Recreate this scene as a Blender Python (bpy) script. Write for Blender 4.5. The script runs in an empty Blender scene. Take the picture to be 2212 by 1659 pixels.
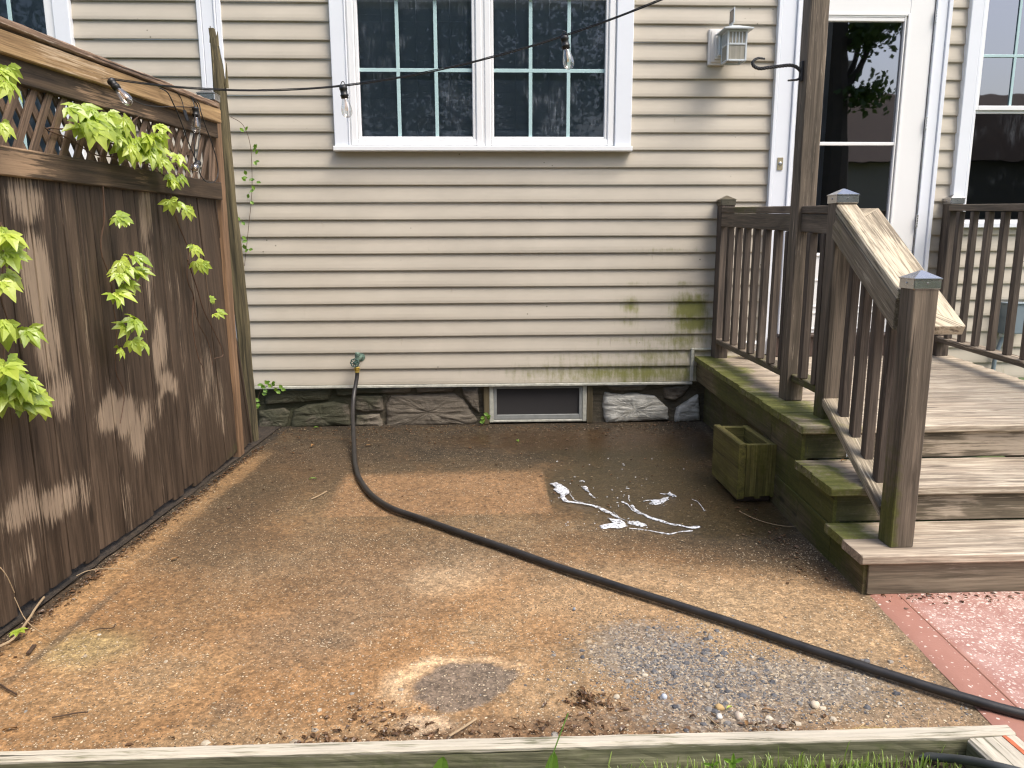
import bpy, math, random
import numpy as np
from mathutils import Vector, Matrix
from mathutils import noise as mn
R_ = math.radians
rnd = random.Random(7)
scn = bpy.context.scene

# ------------------------------------------------------------------ camera
YAW, PITCH, ROLL = R_(2.3), R_(10.9), R_(0.2)
CAM = Vector((0, -5.3, 1.31))
fwd = Vector((math.sin(YAW)*math.cos(PITCH), math.cos(YAW)*math.cos(PITCH), -math.sin(PITCH)))
rgt0 = Vector((math.cos(YAW), -math.sin(YAW), 0))
up0 = rgt0.cross(fwd)
rgt = rgt0*math.cos(ROLL) - up0*math.sin(ROLL)
upv = rgt0*math.sin(ROLL) + up0*math.cos(ROLL)
cd = bpy.data.cameras.new('camera'); cam = bpy.data.objects.new('camera', cd)
scn.collection.objects.link(cam); scn.camera = cam
cam.matrix_world = Matrix(((rgt.x, upv.x, -fwd.x, CAM.x), (rgt.y, upv.y, -fwd.y, CAM.y), (rgt.z, upv.z, -fwd.z, CAM.z), (0, 0, 0, 1)))
cd.sensor_width = 36; cd.lens = 36*1661/2212; cd.clip_end = 500; cd.clip_start = .05

# ------------------------------------------------------------------ light
SUN_EL, SUN_AZ = R_(58), R_(48)      # azimuth measured from -Y (behind the camera) towards +X
sdir = Vector((math.sin(SUN_AZ)*math.cos(SUN_EL), -math.cos(SUN_AZ)*math.cos(SUN_EL), math.sin(SUN_EL)))
w = bpy.data.worlds.new("World"); scn.world = w; w.use_nodes = True
wn = w.node_tree; bg = wn.nodes['Background']
sky = wn.nodes.new('ShaderNodeTexSky'); sky.sky_type = 'NISHITA'; sky.sun_disc = False
sky.sun_elevation = SUN_EL; sky.sun_rotation = math.pi - SUN_AZ
sky.air_density = 1.0; sky.dust_density = 4.5; sky.ozone_density = 1.0
wn.links.new(sky.outputs[0], bg.inputs[0]); bg.inputs[1].default_value = .15
sl = bpy.data.lights.new('sun', 'SUN'); so = bpy.data.objects.new('sun', sl); scn.collection.objects.link(so)
sl.energy = 1.5; sl.angle = R_(28); sl.color = (1, .95, .87)
so.rotation_euler = sdir.to_track_quat('Z', 'Y').to_euler()
scn.view_settings.view_transform = 'Standard'; scn.view_settings.look = 'None'
scn.cycles.use_denoising = True; scn.cycles.use_adaptive_sampling = False; scn.cycles.max_bounces = 6; scn.cycles.filter_width = 1.25
scn.view_settings.exposure = 0.95; scn.view_settings.gamma = 1

# ------------------------------------------------------------------ helpers
def px(u, v, n=(0, 1, 0), d=0.0):
    """point of the plane n.p = d seen at photograph position (u, v) (2212 px wide frame)"""
    r = rgt*(u-1106) - upv*(v-829.5) + fwd*1661
    n = Vector(n); t = (d - n.dot(CAM))/n.dot(r)
    return CAM + r*t
FN = Vector((1, -.0708, 0))
def fpt(u, v, off=0.0): return px(u, v, FN, -1.416+off)      # on the fence face
def wpt(u, v, y=0.0): return px(u, v, (0, 1, 0), y)           # on the house wall
def gpt(u, v, z=0.0): return px(u, v, (0, 0, 1), z)           # on the ground

def vnoise(x, y, seed=0):
    x = np.asarray(x, float); y = np.asarray(y, float)
    xi = np.floor(x).astype(np.int64); yi = np.floor(y).astype(np.int64); fx = x-xi; fy = y-yi
    fx = fx*fx*(3-2*fx); fy = fy*fy*(3-2*fy)
    def h(a, b):
        n = (a*374761393 + b*668265263 + seed*974634777) & 0x7fffffff
        n = ((n ^ (n >> 13))*1274126177) & 0x7fffffff
        return ((n ^ (n >> 16)) & 0xffff)/65535.0
    return (h(xi, yi)*(1-fx)+h(xi+1, yi)*fx)*(1-fy) + (h(xi, yi+1)*(1-fx)+h(xi+1, yi+1)*fx)*fy
def fbm(x, y, seed=0, o=4):
    s = 0; a = .5; t = 0
    for i in range(o): s = s+a*vnoise(x*2**i, y*2**i, seed+i*7); t += a; a *= .5
    return s/t
def sst(a, b, x):
    t = np.clip((x-a)/(b-a), 0, 1); return t*t*(3-2*t)

WP = {}
def reg(o, parent, wp):
    scn.collection.objects.link(o)
    wp = Vector(wp); WP[o.name] = wp
    if parent: o.parent = parent; o.location = wp - WP[parent.name]
    else: o.location = wp
    return o
def tag(o, label=None, cat=None, group=None, kind=None):
    if label: o['label'] = label
    if cat: o['category'] = cat
    if group: o['group'] = group
    if kind: o['kind'] = kind
    return o
def thing(name, loc, label, cat, group=None):
    return tag(reg(bpy.data.objects.new(name, None), None, loc), label, cat, group)

class MB:
    def __init__(s): s.v = []; s.f = []; s.g = []; s.sm = False
    def add(s, vs, fs, gs=None):
        b = len(s.v); s.v += [tuple(p) for p in vs]; s.f += [tuple(i+b for i in f) for f in fs]
        s.g += [tuple(p) for p in (gs if gs else vs)]
        return s
    def plank(s, p0, p1, w, t, up=(0, 0, 1), ch=.004, seg=.06, sub=.04, jit=.0006, end0=0, end1=0, taper=None, wob=0):
        """beam from p0 to p1; w = size along side axis, t = size along up axis"""
        p0 = Vector(p0); p1 = Vector(p1); X = (p1-p0); L = X.length; X.normalize()
        Z = Vector(up); Z = (Z - X*Z.dot(X)).normalized(); Y = Z.cross(X)
        n = max(1, int(L/seg)); a = w/2; b = t/2; c = min(ch, a*.45, b*.45)
        def line(q0, q1):
            m = max(1, int(math.dist(q0, q1)/sub))
            return [(q0[0]+(q1[0]-q0[0])*i/m, q0[1]+(q1[1]-q0[1])*i/m) for i in range(m)]
        cs = [(-a+c, -b), (a-c, -b), (a, -b+c), (a, b-c), (a-c, b), (-a+c, b), (-a, b-c), (-a, -b+c)]
        prof = []
        for i in range(8): prof += line(cs[i], cs[(i+1) % 8])
        off = Vector((rnd.uniform(-50, 50), rnd.uniform(-50, 50), rnd.uniform(-50, 50)))
        vs, gs, fs = [], [], []; K = len(prof)
        rings = [0.0]+[i/n for i in range(0, n+1)]+[1.0]
        rings[0] = -1; rings[-1] = 2
        for r in rings:
            cap = r < 0 or r > 1; t_ = min(max(r, 0), 1); sc = 1 - (min(c, .003)/max(a, b) if cap else 0)
            sag = Vector((0, 0, 0))
            if wob: sag = Z*wob*(mn.noise(Vector((t_*L*1.3, off.x, 0)))) + Y*wob*(mn.noise(Vector((t_*L*1.3, off.y, 3))))
            for (y, z) in prof:
                al = t_*L + (0 if cap else (min(c, .003) if r == 0 else (-min(c, .003) if r == 1 else 0)))
                if t_ == 0: al += end0*z
                if t_ == 1: al += end1*z
                tp = 1 if taper is None else 1+(taper-1)*t_
                q = p0 + X*al + Y*(y*sc*tp+rnd.uniform(-jit, jit)) + Z*(z*sc*tp+rnd.uniform(-jit, jit)) + sag
                vs.append(q); gs.append(Vector((al, y, z))+off)
        m = len(rings)
        for i in range(m-1):
            for j in range(K): fs.append((i*K+j, i*K+(j+1) % K, (i+1)*K+(j+1) % K, (i+1)*K+j))
        fs.append(tuple(range(K-1, -1, -1))); fs.append(tuple((m-1)*K+j for j in range(K)))
        return s.add(vs, fs, gs)
    def box(s, x0, x1, y0, y1, z0, z1, ch=.002, **k):
        """axis aligned, grain along the longest side"""
        d = (x1-x0, y1-y0, z1-z0); m = d.index(max(d)); cx, cy, cz = (x0+x1)/2, (y0+y1)/2, (z0+z1)/2
        k.setdefault('jit', 0); k.setdefault('seg', 10); k.setdefault('sub', 10)
        if m == 0: return s.plank((x0, cy, cz), (x1, cy, cz), d[1], d[2], (0, 0, 1), ch, **k)
        if m == 1: return s.plank((cx, y0, cz), (cx, y1, cz), d[0], d[2], (0, 0, 1), ch, **k)
        return s.plank((cx, cy, z0), (cx, cy, z1), d[0], d[1], (0, 1, 0), ch, **k)
    def tube(s, pts, r, n=8, cap=True, tw=0):
        pts = [Vector(p) for p in pts]; rs = r if isinstance(r, (list, tuple)) else [r]*len(pts)
        vs, fs, gs = [], [], []; N = None; L = 0
        for i, p in enumerate(pts):
            T = (pts[min(i+1, len(pts)-1)]-pts[max(i-1, 0)]).normalized()
            if N is None: N = T.orthogonal().normalized()
            N = (N - T*N.dot(T)).normalized(); B = T.cross(N)
            if i: L += (p-pts[i-1]).length
            for j in range(n):
                a = 2*math.pi*j/n + tw*L
                vs.append(p+(N*math.cos(a)+B*math.sin(a))*rs[i]); gs.append((L, math.cos(a)*rs[i], math.sin(a)*rs[i]))
        for i in range(len(pts)-1):
            for j in range(n): fs.append((i*n+j, i*n+(j+1) % n, (i+1)*n+(j+1) % n, (i+1)*n+j))
        if cap: fs.append(tuple(range(n-1, -1, -1))); fs.append(tuple((len(pts)-1)*n+j for j in range(n)))
        return s.add(vs, fs, gs)
    def lathe(s, o, ax, prof, n=16):
        o = Vector(o); ax = Vector(ax).normalized(); N = ax.orthogonal().normalized(); B = ax.cross(N); vs, fs = [], []
        for (r, h) in prof:
            for j in range(n):
                a = 2*math.pi*j/n; vs.append(o+ax*h+(N*math.cos(a)+B*math.sin(a))*max(r, 1e-5))
        for i in range(len(prof)-1):
            for j in range(n): fs.append((i*n+j, i*n+(j+1) % n, (i+1)*n+(j+1) % n, (i+1)*n+j))
        fs.append(tuple(range(n-1, -1, -1))); fs.append(tuple((len(prof)-1)*n+j for j in range(n)))
        return s.add(vs, fs)
    def prism(s, pts, d):
        """closed outline (3d points) extruded by vector d"""
        n = len(pts); d = Vector(d); a = [Vector(p) for p in pts]; vs = a+[p+d for p in a]
        fs = [tuple(range(n-1, -1, -1)), tuple(range(n, 2*n))]+[(i, (i+1) % n, n+(i+1) % n, n+i) for i in range(n)]
        return s.add(vs, fs)
    def grid(s, X, Y, f):
        nx, ny = len(X), len(Y)
        vs = [f(x, y) for y in Y for x in X]
        fs = [(j*nx+i, j*nx+i+1, (j+1)*nx+i+1, (j+1)*nx+i) for j in range(ny-1) for i in range(nx-1)]
        return s.add(vs, fs)
    def build(s, name, mat, parent=None, smooth=False, paint=None, fix=True):
        co = np.array(s.v, float)
        if len(co) == 0: co = np.zeros((1, 3))
        o = Vector(((co[:, 0].min()+co[:, 0].max())/2, (co[:, 1].min()+co[:, 1].max())/2, co[:, 2].min()))
        me = bpy.data.meshes.new(name); me.from_pydata((co-np.array(o)).tolist(), [], s.f); me.update()
        if fix:
            import bmesh
            bm = bmesh.new(); bm.from_mesh(me); bmesh.ops.recalc_face_normals(bm, faces=bm.faces); bm.to_mesh(me); bm.free()
        if smooth: me.polygons.foreach_set('use_smooth', [True]*len(me.polygons))
        at = me.attributes.new('gc', 'FLOAT_VECTOR', 'POINT'); at.data.foreach_set('vector', np.array(s.g, float).ravel())
        if paint:
            for k, arr in paint(co).items():
                arr = np.asarray(arr, float)
                if arr.ndim == 2:
                    a = me.attributes.new(k, 'FLOAT_COLOR', 'POINT')
                    c4 = np.ones((len(co), 4)); c4[:, :3] = arr; a.data.foreach_set('color', c4.ravel())
                else:
                    a = me.attributes.new(k, 'FLOAT', 'POINT'); a.data.foreach_set('value', arr)
        me.materials.append(mat)
        return reg(bpy.data.objects.new(name, me), parent, o)

# ------------------------------------------------------------------ materials
class NT:
    def __init__(s, name):
        s.m = bpy.data.materials.new(name); s.m.use_nodes = True; s.t = s.m.node_tree
        s.p = s.t.nodes['Principled BSDF']; s.out = s.t.nodes['Material Output']
    def n(s, ty, ins=None, **at):
        nd = s.t.nodes.new(ty)
        for k, v in at.items(): setattr(nd, k, v)
        for k, v in (ins or {}).items():
            if hasattr(v, 'is_output'): s.t.links.new(v, nd.inputs[k])
            else:
                if nd.inputs[k].type == 'RGBA' and len(v) == 3: v = (*v, 1)
                nd.inputs[k].default_value = v
        return nd
    def attr(s, name, ch='Fac'): return s.n('ShaderNodeAttribute', attribute_name=name).outputs[ch]
    def coord(s, ch='Object'): return s.n('ShaderNodeTexCoord').outputs[ch]
    def pos(s): return s.n('ShaderNodeNewGeometry').outputs['Position']
    def scale(s, vec, sc): return s.n('ShaderNodeVectorMath', {0: vec, 1: sc}, operation='MULTIPLY').outputs[0]
    def noise(s, vec, scale=1, detail=4, rough=.55, dist=0): return s.n('ShaderNodeTexNoise', {'Vector': vec, 'Scale': scale, 'Detail': detail, 'Roughness': rough, 'Distortion': dist}).outputs['Fac']
    def math(s, op, a, b=0.0, c=0.0): return s.n('ShaderNodeMath', {0: a, 1: b, 2: c}, operation=op).outputs[0]
    def ss(s, x, a, b):
        return s.n('ShaderNodeMapRange', {'Value': x, 'From Min': a, 'From Max': b}, interpolation_type='SMOOTHSTEP').outputs[0]
    def mix(s, f, a, b, mode='MIX'):
        nd = s.n('ShaderNodeMix', data_type='RGBA', blend_type=mode)
        for k, v in ((0, f), (6, a), (7, b)):
            if hasattr(v, 'is_output'): s.t.links.new(v, nd.inputs[k])
            else: nd.inputs[k].default_value = (*v, 1) if isinstance(v, (tuple, list)) and len(v) == 3 else v
        return nd.outputs[2]
    def val(s, f): # float -> grey multiplier colour
        return s.n('ShaderNodeCombineColor', {0: f, 1: f, 2: f}).outputs[0]
    def set(s, k, v):
        if hasattr(v, 'is_output'): s.t.links.new(v, s.p.inputs[k])
        else:
            if s.p.inputs[k].type == 'RGBA' and len(v) == 3: v = (*v, 1)
            s.p.inputs[k].default_value = v
    def bump(s, h, st=.3, d=.002, nrm=None):
        ins = {'Height': h, 'Strength': st, 'Distance': d}
        if nrm: ins['Normal'] = nrm
        b = s.n('ShaderNodeBump', ins).outputs[0]; s.set('Normal', b); return b

def wood(name, dark, light, dry=(.4, .33, .25), moss=(.075, .082, .012), rough=.75, crack=.6, bump=.5, dryamt=0.0, mossamt=0.0):
    m = NT(name); g = m.attr('gc', 'Vector')
    n1 = m.noise(m.scale(g, (1.6, 26, 26)), 1, 6, .65, .9)
    n2 = m.noise(m.scale(g, (4, 190, 190)), 1, 4, .7)
    n3 = m.noise(m.scale(g, (.9, 6, 6)), 1, 3, .5)
    c = m.mix(m.ss(n1, .3, .7), dark, light)
    c = m.mix(1.0, c, m.val(m.math('MULTIPLY_ADD', n2, 1.8, .1)), 'MULTIPLY')
    c = m.mix(1.0, c, m.val(m.math('MULTIPLY_ADD', n3, 1.3, .35)), 'MULTIPLY')
    dr = m.math('ADD', m.attr('dry'), dryamt)
    st = m.noise(m.scale(g, (4.5, 110, 110)), 1, 5, .72, .4)
    dm = m.ss(m.math('ADD', dr, m.math('MULTIPLY', m.math('SUBTRACT', st, .5), 2.3)), .38, .78)
    dc = m.mix(1.0, dry, m.val(m.math('MULTIPLY_ADD', n2, .8, .6)), 'MULTIPLY')
    dc = m.mix(1.0, dc, m.val(m.math('MULTIPLY_ADD', n1, .7, .65)), 'MULTIPLY')
    c = m.mix(dm, c, dc)
    ms = m.math('ADD', m.attr('moss'), mossamt)
    mnn = m.noise(m.pos(), 38, 5, .65)
    mn1 = m.noise(m.pos(), 7, 4, .65); mm = m.ss(m.math('ADD', ms, m.math('MULTIPLY', m.math('SUBTRACT', m.math('ADD', m.math('MULTIPLY', mnn, .5), m.math('MULTIPLY', mn1, .5)), .5), 2.0)), .35, 1.0)
    mc = m.mix(m.noise(m.pos(), 90, 3, .6), tuple(q*.5 for q in moss), tuple(q*1.6 for q in moss))
    mc = m.mix(1.0, mc, m.val(m.math('MULTIPLY_ADD', n2, 1.0, .5)), 'MULTIPLY'); mc = m.mix(1.0, mc, m.val(m.math('MULTIPLY_ADD', n1, 1.3, .35)), 'MULTIPLY')
    c = m.mix(m.math('MULTIPLY', mm, .85), c, mc)
    cr = m.noise(m.scale(g, (.7, 34, 34)), 1, 2, .5, .2)
    ck = m.ss(cr, .32, .28); ck2 = m.math('MULTIPLY', ck, crack)
    c = m.mix(ck2, c, tuple(q*.25 for q in dark))
    vk = m.n('ShaderNodeTexVoronoi', {'Vector': m.scale(g, (1.7, 7, 7)), 'Scale': 1.0}).outputs['Distance']
    kn = m.ss(vk, .11, .05); c = m.mix(m.math('MULTIPLY', kn, .7), c, tuple(q*.35 for q in dark))
    m.set('Base Color', c); m.set('Roughness', m.math('MULTIPLY_ADD', n1, .2, rough-.1)); m.set('Specular IOR Level', .35)
    h = m.math('ADD', m.math('MULTIPLY', n2, .5), m.math('MULTIPLY', ck, -1.2)); h = m.math('ADD', h, n1)
    m.bump(h, bump, .0022)
    return m.m
def flat(name, col, rough=.5, metal=0, var=.12, sc=8, bump=0, spec=.5):
    m = NT(name); n = m.noise(m.pos(), sc, 5, .6)
    c = m.mix(1.0, col, m.val(m.math('MULTIPLY_ADD', n, 2*var, 1-var)), 'MULTIPLY')
    m.set('Base Color', c); m.set('Roughness', m.math('MULTIPLY_ADD', n, .15, rough-.07)); m.set('Metallic', metal); m.set('Specular IOR Level', spec)
    if bump: m.bump(n, bump, .002)
    return m.m

M = {}
M['fence'] = wood('fence_wood', (.026, .017, .011), (.088, .06, .04), dry=(.27, .205, .145), moss=(.06, .07, .02), rough=.62, crack=.7)
M['fence_rail'] = wood('fence_rail_wood', (.035, .024, .015), (.11, .075, .046), dry=(.3, .2, .12), rough=.7)
M['cap_wood'] = wood('fence_cap_wood', (.17, .105, .05), (.34, .225, .11), dry=(.5, .38, .25), rough=.75)
M['cap_top'] = wood('fence_top_wood', (.08, .05, .035), (.3, .2, .13), dry=(.55, .45, .36), rough=.85, dryamt=.3, crack=.9)
M['cedar'] = wood('cedar_wood', (.12, .07, .04), (.26, .16, .09), dry=(.4, .27, .17), rough=.7, crack=.4)
M['lattice'] = wood('lattice_wood', (.07, .045, .03), (.2, .135, .09), dry=(.42, .33, .25), rough=.8, dryamt=.08)
M['old'] = wood('rotten_wood', (.035, .03, .018), (.14, .115, .06), dry=(.3, .24, .12), moss=(.08, .09, .02), rough=.85, crack=.9, bump=.9)
M['rail'] = wood('deck_rail_wood', (.06, .048, .035), (.17, .135, .10), dry=(.45, .37, .28), rough=.7, crack=.5)
M['bal'] = wood('baluster_wood', (.042, .033, .027), (.115, .09, .07), dry=(.3, .23, .18), rough=.72, crack=.4)
M['handrail'] = wood('handrail_wood', (.12, .095, .065), (.33, .275, .195), dry=(.5, .435, .32), moss=(.17, .155, .05), rough=.8, dryamt=.1, crack=.5)
M['tread'] = wood('tread_wood', (.15, .12, .09), (.38, .315, .24), dry=(.52, .455, .355), moss=(.10, .115, .008), rough=.75, dryamt=.15, crack=.6)
M['riser'] = wood('riser_wood', (.075, .062, .042), (.2, .165, .118), dry=(.42, .35, .27), moss=(.04, .045, .01), rough=.75, dryamt=.0, crack=.6)
M['side'] = wood('stringer_wood', (.06, .048, .026), (.15, .12, .068), dry=(.22, .18, .13), moss=(.06, .068, .009), rough=.75, mossamt=.1)
M['planter'] = wood('planter_wood', (.08, .068, .022), (.19, .165, .05), dry=(.28, .24, .12), moss=(.075, .075, .009), rough=.7, mossamt=.0, crack=.6)
M['timber'] = wood('timber_wood', (.085, .085, .05), (.22, .21, .13), dry=(.46, .42, .34), moss=(.08, .1, .03), rough=.85, crack=.9, bump=.9)

def siding_mat():
    m = NT('vinyl_siding'); P = m.pos()
    n = m.noise(P, 1.3, 4, .6); f = m.noise(m.scale(P, (9, 9, 60)), 1, 4, .6)
    c = m.mix(m.ss(n, .3, .7), (.43, .39, .322), (.49, .445, .368))
    c = m.mix(1.0, c, m.val(m.math('MULTIPLY_ADD', f, .12, .94)), 'MULTIPLY')
    # chalky wash marks
    ch = m.ss(m.noise(m.scale(P, (3, 3, 24)), 1, 4, .7), .6, .72)
    c = m.mix(m.math('MULTIPLY', ch, .12), c, (.66, .62, .56))
    st = m.noise(m.scale(P, (36, 36, 3.0)), 1, 5, .65); bl = m.noise(P, 26, 5, .7)
    k = m.math('ADD', m.attr('moss'), m.math('MULTIPLY', m.math('SUBTRACT', m.math('ADD', m.math('MULTIPLY', st, .6), m.math('MULTIPLY', bl, .4)), .5), 2.3))
    mm = m.ss(k, .2, 1.25)
    c = m.mix(m.math('MULTIPLY', mm, .9), c, m.mix(bl, (.07, .085, .01), (.2, .2, .03)))
    dd = m.n('ShaderNodeTexVoronoi', {'Vector': P, 'Scale': 13.0, 'Randomness': 1.0})
    pick = m.ss(m.noise(P, 3.1, 2, .5), .57, .62)
    sp = m.math('MULTIPLY', m.ss(dd.outputs['Distance'], .085, .05), pick)
    c = m.mix(m.math('MULTIPLY', sp, .75), c, (.1, .09, .06))
    m.set('Base Color', c); m.set('Roughness', .42); m.set('Specular IOR Level', .35)
    m.bump(m.noise(m.scale(P, (14, 14, 160)), 1, 3, .6), .1, .0008)
    return m.m
M['siding'] = siding_mat()
M['white'] = flat('white_vinyl', (.77, .78, .79), .38, var=.05, sc=5)
M['whitec'] = flat('white_capping', (.74, .77, .82), .3, var=.05, sc=3)
M['doorw'] = flat('white_door_paint', (.8, .8, .79), .35, var=.04, sc=4)
M['dirtyw'] = flat('weathered_white_metal', (.42, .42, .36), .6, var=.6, sc=30, bump=.2)
M['muntin'] = flat('muntin_bar', (.4, .56, .57), .4, var=.05)
M['darkframe'] = flat('screen_frame', (.24, .25, .24), .6, var=.3, sc=20)
M['inner'] = flat('dark_interior', (.03, .028, .028), .9)
M['brownboard'] = flat('brown_threshold', (.07, .045, .035), .6, var=.3, sc=20)
M['blind'] = flat('blind_slat', (.36, .40, .46), .6, var=.15)
M['black'] = flat('black_rubber', (.012, .012, .013), .42, var=.3, sc=30)
M['iron'] = flat('black_iron', (.02, .02, .023), .55, var=.3, sc=60, bump=.4)
M['hose'] = flat('hose_rubber', (.024, .022, .021), .42, var=.75, sc=18, bump=.3)
M['hose2'] = flat('grey_hose_rubber', (.05, .055, .055), .5, var=.3, sc=25)
M['brass'] = flat('brass', (.7, .5, .12), .35, .9, var=.25, sc=60)
M['verdigris'] = flat('aged_bronze', (.13, .2, .16), .5, .3, var=.6, sc=90, bump=.4)
M['knobg'] = flat('tap_wheel', (.05, .1, .085), .5, .2, var=.5, sc=90)
M['steel'] = flat('cap_metal', (.5, .5, .51), .26, 1, var=.12, sc=14)
M['steeldark'] = flat('aged_cap_metal', (.17, .155, .12), .4, 1, var=.3, sc=30)
M['lampg'] = flat('grey_lamp_metal', (.5, .54, .56), .45, .2, var=.1, sc=20)
M['lampw'] = flat('lamp_plate', (.68, .66, .63), .5, var=.08)
M['solar'] = flat('solar_cell', (.12, .1, .09), .25)
M['util'] = flat('grey_utility_box', (.2, .25, .29), .45, .2, var=.12, sc=10)
M['chrome'] = flat('chrome', (.6, .6, .6), .25, 1, var=.1)
M['bell'] = flat('bell_brass', (.42, .36, .24), .4, .7, var=.3, sc=60)
M['bin'] = flat('white_plastic', (.7, .7, .7), .5, var=.1)
M['pebw'] = flat('pale_stone', (.55, .47, .36), .8, var=.3, sc=40, bump=.4)
M['twig'] = flat('twig_bark', (.06, .035, .02), .8, var=.4, sc=60)
M['twigp'] = flat('pale_twig', (.34, .25, .15), .8, var=.3, sc=60)
M['vinestem'] = flat('vine_bark', (.09, .05, .03), .8, var=.4, sc=50)
M['trunk'] = flat('tree_bark', (.06, .045, .035), .9, var=.5, sc=6, bump=.5)
M['houseb'] = flat('far_house_wall', (.3, .25, .2), .8)
M['roofb'] = flat('far_house_roof', (.09, .065, .05), .9, var=.3, sc=3)
M['shadefoam'] = None

def glass(name, refl=.1, tint=(.55, .6, .62), smear=0.0):
    m = NT(name); t = m.t
    tr = m.n('ShaderNodeBsdfTransparent', {'Color': tint}).outputs[0]
    P = m.pos(); wv = m.noise(P, 2.2, 2, .5)
    bp = m.n('ShaderNodeBump', {'Height': wv, 'Strength': .25, 'Distance': .004}).outputs[0]
    gl = m.n('ShaderNodeBsdfGlossy', {'Color': (.92, .93, 1), 'Roughness': .015, 'Normal': bp}).outputs[0]
    lw = m.n('ShaderNodeFresnel', {'IOR': 1.5}).outputs[0]
    f = m.math('MULTIPLY_ADD', lw, 1.0, refl)
    mx = m.n('ShaderNodeMixShader', {0: f, 1: tr, 2: gl}).outputs[0]
    if smear:
        df = m.n('ShaderNodeBsdfDiffuse', {'Color': (.6, .66, .75)}).outputs[0]
        a = m.ss(m.noise(P, 2.6, 3, .6), .52, .7); b = m.noise(m.scale(P, (60, 60, 7)), 1, 5, .75)
        k = m.math('MULTIPLY', m.math('MULTIPLY', a, m.ss(b, .4, .75)), smear)
        mx = m.n('ShaderNodeMixShader', {0: k, 1: mx, 2: df}).outputs[0]
    t.links.new(mx, m.out.inputs[0]); return m.m
M['pane'] = glass('window_pane', -.005, (.62, .68, .72), .3)
M['doorpane'] = glass('door_pane', .24, (.4, .42, .44), .03)
M['scrpane'] = glass('screen_pane', .03, (.3, .33, .38), .1)
def bulbglass():
    m = NT('bulb_glass'); lw = m.n('ShaderNodeLayerWeight', {'Blend': .35}).outputs['Facing']
    tr = m.n('ShaderNodeBsdfTransparent', {'Color': (.9, .89, .86)}).outputs[0]
    gl = m.n('ShaderNodeBsdfGlossy', {'Color': (.95, .95, .95), 'Roughness': .05}).outputs[0]
    mx = m.n('ShaderNodeMixShader', {0: m.math('MULTIPLY_ADD', lw, .6, .1), 1: tr, 2: gl}).outputs[0]
    m.t.links.new(mx, m.out.inputs[0]); return m.m
M['bulb'] = bulbglass()
M['filament'] = flat('filament', (.75, .45, .2), .5)

def leafmat(name, a, b, tr=.35):
    m = NT(name); n = m.noise(m.pos(), 9, 3, .6); v = m.attr('tone')
    c = m.mix(m.math('ADD', m.math('MULTIPLY', n, .5), m.math('MULTIPLY', v, .5)), a, b)
    df = m.n('ShaderNodeBsdfDiffuse', {'Color': c}).outputs[0]
    tl = m.n('ShaderNodeBsdfTranslucent', {'Color': m.mix(1.0, c, (1.0, 1.1, .5), 'MULTIPLY')}).outputs[0]
    gl = m.n('ShaderNodeBsdfGlossy', {'Color': (1, 1, 1), 'Roughness': .4}).outputs[0]
    x = m.n('ShaderNodeMixShader', {0: tr, 1: df, 2: tl}).outputs[0]
    x = m.n('ShaderNodeMixShader', {0: .05, 1: x, 2: gl}).outputs[0]
    m.t.links.new(x, m.out.inputs[0]); return m.m
M['vine'] = leafmat('vine_leaf', (.23, .36, .03), (.60, .68, .11), .40)
M['leafg'] = leafmat('green_leaf', (.1, .22, .03), (.25, .4, .06))
M['grass'] = leafmat('grass_blade', (.13, .24, .035), (.42, .52, .14))
M['treeleaf'] = leafmat('tree_leaf', (.03, .06, .012), (.08, .13, .025), .25)
M['deadleaf'] = leafmat('dead_leaf', (.09, .045, .02), (.35, .2, .08), .1)
M['litter'] = leafmat('litter', (.02, .012, .008), (.24, .13, .06), .05)
M['straw'] = leafmat('straw', (.35, .24, .09), (.6, .45, .2), .1)
M['chip'] = leafmat('pale_chip', (.13, .085, .045), (.62, .5, .33), .0)

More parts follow.
